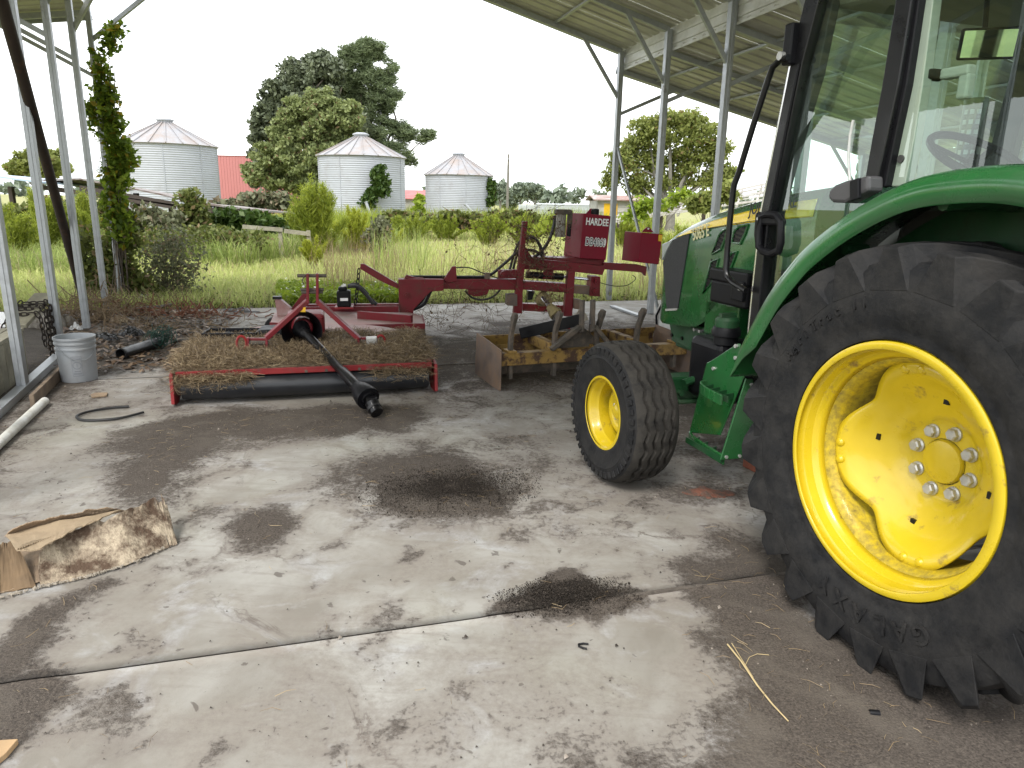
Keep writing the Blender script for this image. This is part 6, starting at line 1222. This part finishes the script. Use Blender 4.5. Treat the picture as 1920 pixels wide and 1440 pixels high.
# crushed cardboard box in the foreground
CB = Frame(*gp(60, 1115)[:2], 0); o_ = CB.o
cb = fthing('crushed_carton', 'torn weathered cardboard carton with peeling print lying at left', 'carton', CB)
def cz(px, py, z): return CB.Z(px, py, z)
def torn(name, row_lo, row_hi, m_, n=26, jag=.010, th_=.004, wav=.0028, solid=True):
    """sheet between two picked polylines; upper edge torn"""
    def samp(r_, t): t *= len(r_) - 1; i = min(int(t), len(r_) - 2); return r_[i] + (r_[i + 1] - r_[i]) * (t - i)
    rows_ = []; sd0 = rng.uniform(0, 50); tt, kk = np.meshgrid(np.arange(41) / 6.0 + sd0, np.arange(9) / 3.5, indexing='ij'); off = np.stack([fbm(tt, kk, 1, 61, 3), fbm(tt, kk, 1, 62, 3), fbm(tt, kk, 1, 63, 3)], -1) - .5; off *= 5; jg = (fbm(np.arange(41) / 2.5 + sd0, np.zeros(41), 1, 64, 4) - .5) * 4
    for k in range(9):
        f_ = k / 8; rw = []
        for j in range(n + 1):
            t = j / n; p = samp(row_lo, t) * (1 - f_) + samp(row_hi, t) * f_; p = p + off[int(t * 40)][k] * wav; 
            if k == 8: p = p + np.array([0, 0, 1]) * jg[int(t * 40)] * jag
            rw.append(p)
        rows_.append(rw)
    return MB().grid(rows_).o(name, m_, cb, smooth=False, solid=th_)
lo = [cz(-20, 1128, .004), cz(75, 1102, .004), cz(150, 1086, .004), cz(240, 1060, .004), cz(318, 1025, .004)]
dB = np.array([-.03, .16, 0])
hi = [lo[0] + np.array([-.02, .05, .03]), lo[1] + np.array([-.02, .05, .13]), cz(120, 1000, .15), cz(220, 965, .17), cz(290, 935, .16)]
torn('front_panel', lo[1:], hi[1:], peel)
torn('left_panel', [cz(-60, 1140, .004), cz(0, 1112, .004), cz(68, 1100, .004)], [cz(-60, 1062, .10), cz(0, 1020, .10), cz(30, 1012, .09)], surf('dark card inside', (.15, .10, .055), .9, 0, .2, 8, dirt=(.09, .06, .035), damt=.4, dscale=6), jag=.005)
torn('top_flap', [cz(10, 1004, .13), cz(80, 985, .16), cz(160, 968, .17), cz(228, 955, .17)], [cz(30, 1034, .16), cz(75, 1030, .165), cz(130, 1000, .17), cz(190, 972, .175)], cardin, jag=.004, wav=.003)
torn('back_flap', [cz(10, 1004, .12), cz(90, 985, .14), cz(170, 968, .15), cz(235, 958, .14)], [cz(25, 992, .17), cz(80, 974, .19), cz(150, 960, .19), cz(205, 952, .18)], cardb, jag=.004, wav=.003)
torn('right_end', [lo[4], lo[4] + np.array([.02, .03, 0]), lo[4] + np.array([-.05, .13, 0])], [hi[4], hi[4] + np.array([.05, .01, -.06]), hi[4] + np.array([-.02, .10, -.03])], peel)
torn('bottom_panel', [cz(-40, 1120, .006), cz(100, 1085, .006), cz(250, 1045, .006)], [cz(-20, 1040, .008), cz(100, 1010, .008), cz(240, 980, .008)], cardb)
rm_ = MB()
for i in range(110):
    t = rng.random(); t2 = t * (len(lo) - 1); k = min(int(t2), len(lo) - 2); p = lo[k] + (lo[k + 1] - lo[k]) * (t2 - k); rm_.box(p + np.array([rng.normal() * .004, -.004 + rng.normal() * .004, .006]), (.004 + .016 * rng.random(), .002 + .005 * rng.random(), .003 + .008 * rng.random() ** 2), rng.uniform(0, 3))
ro = rm_.o('frayed_edge', frayed, cb); ro['kind'] = 'stuff'
flm = MB()
for k in range(34): t = k / 33; p = cz(32 + 155 * t, 1030 - 55 * t, .166); q = p + np.array([-.012, .055, -.006]); flm.tube([p, q], .0028, 4)
ro = flm.o('corrugations', cardin, cb); ro['kind'] = 'stuff'
# corner of a board at lower left
q = [gp(x, y, .02) for x, y in ((-60, 1392), (34, 1386), (12, 1412), (-60, 1470))]
tag(MB().prism([(p[0], p[1]) for p in q], 'z', .004, .022).o('board_offcut', surf('tan plywood', (.42, .28, .15), .7, 0, .2, 8), None, bevel=.002), 'corner of a tan board at the lower left edge', 'board')
# black corrugated drain pipe with green netting
a, b = gp(226, 664, .055), gp(300, 640, .055); dp = thing('drain_pipe', 'black corrugated drain pipe end lying among debris', 'pipe', tuple(a)); d = (b - a) / np.linalg.norm(b - a); L_ = np.linalg.norm(b - a)
MB().lathe([(.052, 0), (.056, .01), (.050, .02)] + [(.050 + .003 * (k % 2), .02 + k * .018) for k in range(int(L_ / .018))] + [(.046, L_), (.046, .0)], 22, axis='y', close=True).o('pipe_wall', surf('black drain pipe', (.018, .019, .020), .35, 0, .2, 10), dp, smooth=True).rotation_euler = (0, 0, math.atan2(d[1], d[0]) - math.pi / 2)
netm = surf('green netting', (.012, .055, .038), .6, 0, .3, 20); b2 = gp(302, 640, .06); nt_ = thing('green_netting', 'clump of dark green plastic netting over the drain pipe end', 'netting', (b2[0], b2[1], 0)); mb = MB()
for i in range(60):
    c = np.array([rng.normal() * .06, rng.normal() * .06, .07 + abs(rng.normal()) * .05]); r_ = rng.uniform(.03, .10); M_ = rand_dirs(1)[0]; u = np.cross(M_, rand_dirs(1)[0]); u /= np.linalg.norm(u); v = np.cross(M_, u); t1 = rng.uniform(2, 6); P_ = [c + u * r_ * math.cos(t) + v * r_ * math.sin(t) for t in np.linspace(0, t1, 10)]; P_ = [np.array([p[0], p[1], max(.004, p[2])]) for p in P_]; mb.tube(P_, .003, 4)
mb.o('mesh_strands', netm, nt_, smooth=True)
# black plastic film heaps, dry roots, rubbish
filmm = surf('black plastic film', (.012, .012, .014), .22, 0, .2, 6, bump=.9, bscale=22); film2 = surf('grey tarp', (.22, .20, .17), .6, 0, .25, 5, dirt=(.12, .10, .08), damt=.45, dscale=6, bump=.5, bscale=20)
def heap(name, label, cat, px, py, rx, ry, h, m_, seed, n=44, z0=0.0):
    c = gp(px, py, z0); gx, gy = np.meshgrid(np.linspace(-1, 1, n), np.linspace(-1, 1, n)); rr = np.hypot(gx, gy); ang = np.arctan2(gy, gx); lim = .75 + .45 * (fbm(np.cos(ang) * 2 + seed, np.sin(ang) * 2, 1.0, seed) - .5) * 2
    f_ = np.clip(1 - rr / lim, 0, 1) ** .55; rid = np.abs(fbm(gx + seed, gy, 2.2, seed + 1, 4) - .5) * 2; z = h * f_ * (.35 + 1.1 * rid) + .004 - .03 * (rr > lim); x = gx * rx + (fbm(gx, gy, 3, seed + 2) - .5) * rx * .25; y = gy * ry + (fbm(gx, gy, 3, seed + 3) - .5) * ry * .25
    I = np.arange(n * n).reshape(n, n); Q = np.stack([I[:-1, :-1], I[:-1, 1:], I[1:, 1:], I[1:, :-1]], -1).reshape(-1, 4); keep_ = (rr.ravel() < lim.ravel() * 1.12)[Q].all(1)
    ob = np_obj(name, np.stack([x, y, z], -1).reshape(-1, 3), Q[keep_], m_, None, True); ob.location = (c[0], c[1], z0); return tag(ob, label, cat)
heap('plastic_film', 'crumpled shiny black plastic film behind the grey bucket', 'plastic film', 200, 636, .20, .13, .12, filmm, 3)
heap('plastic_film', 'smaller crumpled black plastic film right of the bucket', 'plastic film', 246, 628, .20, .12, .14, filmm, 9)
heap('tarp_heap', 'grey brown folded tarp behind the second left post', 'tarp', 95, 612, .34, .30, .30, film2, 15)
heap('plastic_film', 'grey plastic film scrap on the far slab edge', 'plastic film', 452, 584, .30, .10, .06, surf('grey film', (.10, .10, .105), .3, 0, .4, 8, bump=.8, bscale=20), 23)
heap('paper_bag', 'pale torn paper sack among roots at left', 'sack', 226, 604, .16, .12, .15, surf('tan paper', (.38, .31, .22), .8, 0, .3, 8, dirt=(.2, .12, .07), damt=.45, dscale=7, bump=.5, bscale=20), 27)
heap('white_rag', 'white plastic scrap standing beside the second left post', 'scrap', 142, 618, .09, .09, .10, surf('white plastic', (.6, .6, .6), .5, 0, .1, 6, bump=.5, bscale=20), 33)
heap('stone', 'pale angular stone on the slab behind the mower leg', 'stone', 1084, 600, .16, .13, .16, surf('pale stone', (.50, .46, .38), .85, 0, .15, 8, bump=.4, bscale=30), 37)
heap('stone', 'small pale stone by the weeds at the left slab edge', 'stone', 268, 566, .14, .12, .12, surf('grey stone', (.36, .34, .31), .85, 0, .15, 8, bump=.4, bscale=30), 41)
heap('brick_dust', 'crumbled red brick rubble on the floor before the rear tyre', 'rubble', 1328, 925, .16, .09, .02, surf('brick rubble', (.20, .075, .045), .9, 0, .5, 40, dirt=(.09, .065, .05), damt=.5, dscale=20, bump=1, bscale=120), 47)
crumbm = leaf_mat('dark soil crumbs', (.020, .016, .013), (.10, .082, .066), (.046, .037, .030), trans=0, pscale=6, rough=.95)
def crumb_pile(label, px, py, rx, ry, h, n, ang=0.0):
    c = gp(px, py); r0 = np.abs(rng.normal(size=n)) * .58; r0 = np.where(r0 > 1.15, rng.random(n) * .9, r0); a = rng.uniform(0, 2 * math.pi, n); r0 *= .7 + .6 * fbm(np.cos(a) * 1.5 + px, np.sin(a) * 1.5, 1.0, 71, 4)
    x, y = rx * r0 * np.cos(a), ry * r0 * np.sin(a); x, y = x * math.cos(ang) - y * math.sin(ang), x * math.sin(ang) + y * math.cos(ang); z = .004 + h * np.exp(-(r0 ** 2) * 2.2) * rng.uniform(.3, 1, n)
    sz = rng.uniform(.0015, .0048, n) * (1 + .8 * (rng.random(n) > .97)); D3 = rand_dirs(n * 4).reshape(n, 4, 3); V = (D3 * sz[:, None, None] + np.stack([x, y, z], 1)[:, None]).reshape(-1, 3); k = (np.arange(n) * 4)[:, None]
    o = np_obj('soil_heap', V, np.concatenate([k + [0, 1, 2], k + [0, 2, 3], k + [0, 3, 1], k + [1, 3, 2]]), crumbm); o.location = (c[0], c[1], 0); return tag(o, label, 'soil', kind='stuff')
crumb_pile('low heap of dark soil and twigs on the slab joint', 1060, 1118, .25, .13, .03, 15000, .1)
crumb_pile('wide low heap of dark soil in the middle of the floor', 848, 918, .46, .32, .02, 24000, .2)
rootm = surf('dry roots', (.20, .145, .085), .9, 0, .3, 20)
def roots(name, label, px, py, rx, ry, h, n, m_, wd, cat='brush'):
    c = gp(px, py); root = thing(name, label, cat, tuple(c)); mb = MB()
    for i in range(n):
        p = np.array([rng.normal() * rx, rng.normal() * ry, abs(rng.normal()) * h * .6]); d = rand_dirs(1)[0]; P_ = [p]
        for k in range(5): d = d + rand_dirs(1)[0] * .6; d /= np.linalg.norm(d); q = P_[-1] + d * rng.uniform(.03, .07); q[2] = max(.005, q[2]); P_.append(q)
        mb.tube(P_, wd * rng.uniform(.6, 1.4), 4)
    tag(mb.o('stems', m_, root, smooth=True), kind='stuff'); return root
roots('root_heap', 'tangle of dry tan roots at the foot of the rusty pole', 182, 600, .20, .25, .26, 260, rootm, .005); roots('root_heap', 'dry brown brush along the left slab edge by the end posts', 250, 578, .42, .16, .10, 200, rootm, .004); roots('leaf_litter', 'reddish dead leaf litter on the far slab', 320, 590, .5, .12, .02, 160, surf('red litter', (.20, .085, .05), .9, 0, .4, 20), .006, 'litter'); roots('dead_twig', 'thin dry twigs strewn on the ground behind the drain pipe', 300, 612, .5, .3, .02, 150, rootm, .0035)
bpts = [(250, 580), (275, 577), (300, 575), (318, 571), (327, 569)]; tag(MB().tube([gp(x, y, .05) for x, y in bpts], [.02, .022, .02, .016, .008], 7).o('fallen_branch', barkgrey, None, smooth=True), 'bare grey branch lying at the left slab edge', 'branch')
# weathered plank crate and the chain over it
WC = Frame(*gp(20, 730)[:2], 21); wc = thing('plank_crate', 'weathered grey plank crate standing outside the left posts', 'crate', tuple(WC.o), WC.a)
bz = .36
for i in range(9): MB().box((-.02, -.62 + i * .142, bz / 2), (.03, .134, bz - .02 + .01 * (i % 3))).o('side_plank', wood, wc, bevel=.004)
for i in range(5): MB().box((-.06 - .105 * i, -.02, bz + .012), (.098, 1.36, .028)).o('top_plank', wood, wc, bevel=.004)
for i in range(4): MB().box((-.09 - .125 * i, .62, bz / 2), (.115, .03, bz - .03)).o('end_plank', wood, wc, bevel=.004)
pa, pb = WC.loc(at(30, 612, 6.1)), WC.loc(at(84, 552, 6.7)); MB().bar(pa, pb, .17, .035).o('raised_plank', wood, wc, bevel=.004); MB().bar((-.25, .50, .1), (pb[0] - .03, pb[1] - .05, pb[2] - .03), .06, .05).o('prop', wood, wc, bevel=.004)
ch_ = thing('heavy_chain', 'rusty dark chain draped over the raised plank of the crate', 'chain', tuple(WC.o), WC.a)
for k, (t_, dr) in enumerate(((.25, .30), (.42, .46), (.52, .38), (.60, .50))):
    c0 = pa + (pb - pa) * t_; c0 = c0 + np.array([0, 0, .032])
    chain('chain_link', [c0 + np.array([-.16, -.03, -.12]), c0 + np.array([-.10, -.02, 0]), c0, c0 + np.array([.10, .02, 0]), c0 + np.array([.125, .02, -.05]), c0 + np.array([.13, .02, -dr * .6]), c0 + np.array([.13, .03, -dr])], chainm, ch_, .026, .0065)
# long boards beside the rail, leaning rusty pole, white sheet behind
a, b = gp(60, 752, .05), gp(118, 694, .05); tag(MB().bar(a, b, .03, .09).o('loose_board', woodbrown, None, bevel=.003), 'brown board on edge beside the left base rail', 'board')
p0, p1 = gp(166, 592, 0), at(-14, -60, 5.7); p1 = p0 + (p1 - p0) * 1.12; tag(MB().tube([p0 - np.array([0, 0, .05]), p0 * .5 + p1 * .5, p1], .046, 14).o('leaning_pole', rustpole, None, smooth=True), 'dark rusted steel pole leaning across the left posts', 'pole')
q = [gp(x, y) for x, y in ((-60, 640), (20, 628), (10, 600), (-60, 600))]; tag(MB().prism([(p[0], p[1]) for p in q], 'z', .06, .10).o('white_sheet', white, None, bevel=.005), 'white sheet lying outside at the far left edge', 'sheet')
a, b = gp(1148, 574, .02), gp(1200, 592, .02); tag(MB().bar(a, b, .08, .03).o('metal_strip', galv, None, bevel=.003), 'flat galvanised strip lying near the right shed posts', 'strip')
wb_ = thing('white_jug', 'white plastic jug with black strap under the tractor nose', 'jug', tuple(gp(1247, 640))); MB().lathe([(.10, .10), (.11, .14), (.11, .38), (.06, .46), (.04, .47)], 20, axis='z').o('jug_body', surf('white jug', (.62, .62, .60), .5, 0, .1, 8), wb_, smooth=True); MB().tube([(-.11, -.03, .12), (-.13, -.05, .3), (-.08, -.09, .45)], .012, 6).o('strap', blackpl, wb_)
# little things on the floor
a = gp(1093, 1210, .006); cp_ = thing('black_clip', 'small black open clip on the floor near the slab joint', 'clip', tuple(a), .3); MB().tube([(-.012, .010, .0), (-.016, .0, 0), (-.006, -.014, 0), (.006, -.022, 0)], .0035, 6).tube([(-.012, .010, 0), (.006, .010, 0), (.022, .002, 0)], .0035, 6).o('jaw', blackpl, cp_, smooth=True)
a = gp(1640, 1337, .008); bt = MB().lathe([(.009, -.016), (.010, -.012), (.010, .014), (.006, .015), (.006, -.012)], 14, axis='x', close=True).o('plastic_plug', blackpl, None, smooth=True); bt.location = tuple(a); bt.rotation_euler = (0, 0, -.1); tag(bt, 'small black plastic plug on the soil near the rear tyre', 'plug')
st1 = MB().tube([gp(x, y, .012) for x, y in ((1364, 1208), (1390, 1240), (1420, 1285), (1448, 1320), (1478, 1352))], [.0028, .0032, .003, .0026, .0018], 6).tube([gp(x, y, .01) for x, y in ((1372, 1206), (1392, 1238), (1412, 1270))], .0016, 5).tube([gp(x, y, .01) for x, y in ((1396, 1250), (1405, 1232), (1420, 1226), (1442, 1228))], .0011, 5).o('long_straw', surf('tan straw', (.46, .36, .19), .7, 0, .2, 20), None, smooth=True); tag(st1, 'long pale dry stalk on the soil before the rear tyre', 'stalk')
bkm = surf('red brick', (.26, .085, .05), .9, 0, .3, 20, bump=.4, bscale=60); q = gp(1412, 880); o_ = MB().box((0, 0, .032), (.06, .12, .064)).o('brick', bkm, None, bevel=.006); o_.location = tuple(q); o_.rotation_euler = (0, 0, .4); tag(o_, 'red brick wedged behind the step in front of rear tyre', 'brick')
# loose straw, crumbs and grit scattered on the floor
n = 14000; u = rng.uniform(-3.2, 4.0, n); v = rng.uniform(-1.9, 8.2, n); x = J0[0] + BX[0] * u + BD[0] * v; y = J0[1] + BX[1] * u + BD[1] * v; s = soil_at(x, y); ok = rng.random(n) < .04 + .8 * np.clip(s, 0, 1) ** 2; x, y = x[ok], y[ok]
so = strands('straw_litter', np.stack([x, y, np.full(len(x), .012)], 1), .045, .0018, strawm, None, .05); tag(so, 'bits of straw scattered over the soiled floor', 'straw', kind='stuff')
n = 60000; u = rng.uniform(-3.2, 4.0, n); v = rng.uniform(-1.9, 8.2, n); x = J0[0] + BX[0] * u + BD[0] * v; y = J0[1] + BX[1] * u + BD[1] * v; s = soil_at(x, y); ok = rng.random(n) < .04 + .5 * np.clip(s, 0, 1) ** 1.5; x, y = x[ok], y[ok]; n = len(x)
sz = rng.uniform(.0012, .005, n) * (1 + 1.2 * (rng.random(n) > .97)); T_ = np.array([[1, 0, 0], [-.5, .87, 0], [-.5, -.87, 0], [0, 0, 1.1]]); V = (T_[None] * sz[:, None, None] + np.stack([x, y, np.full(n, .006)], 1)[:, None]).reshape(-1, 3); i = (np.arange(n) * 4)[:, None]; Q = np.concatenate([i + [0, 1, 3], i + [1, 2, 3], i + [2, 0, 3]])
grit = leaf_mat('grit', (.03, .024, .02), (.30, .26, .22), (.08, .066, .056), trans=0, pscale=5); tag(np_obj('floor_grit', V, Q, grit), 'crumbs of soil and grit scattered on the floor', 'grit', kind='stuff')

P = np.array([gp(a, b) for a, b in zip(rng.uniform(90, 430, 1500), rng.uniform(584, 700, 1500))]); ok = (P[:, 1] < 10.2) & ((P[:, 1] > 6.3) | (rng.random(len(P)) < .35)); P = P[ok]; P[:, 2] = rng.uniform(.008, .03, len(P))
V, Q = leaf_quads(P, .038, 2.0, 2.2); tag(np_obj('leaf_litter', V, Q, leaf_mat('dead leaf litter', (.09, .06, .04), (.32, .23, .15), (.19, .125, .08), trans=.1, pscale=3)), 'dead brown leaves strewn over the back left of the floor', 'litter', kind='stuff')
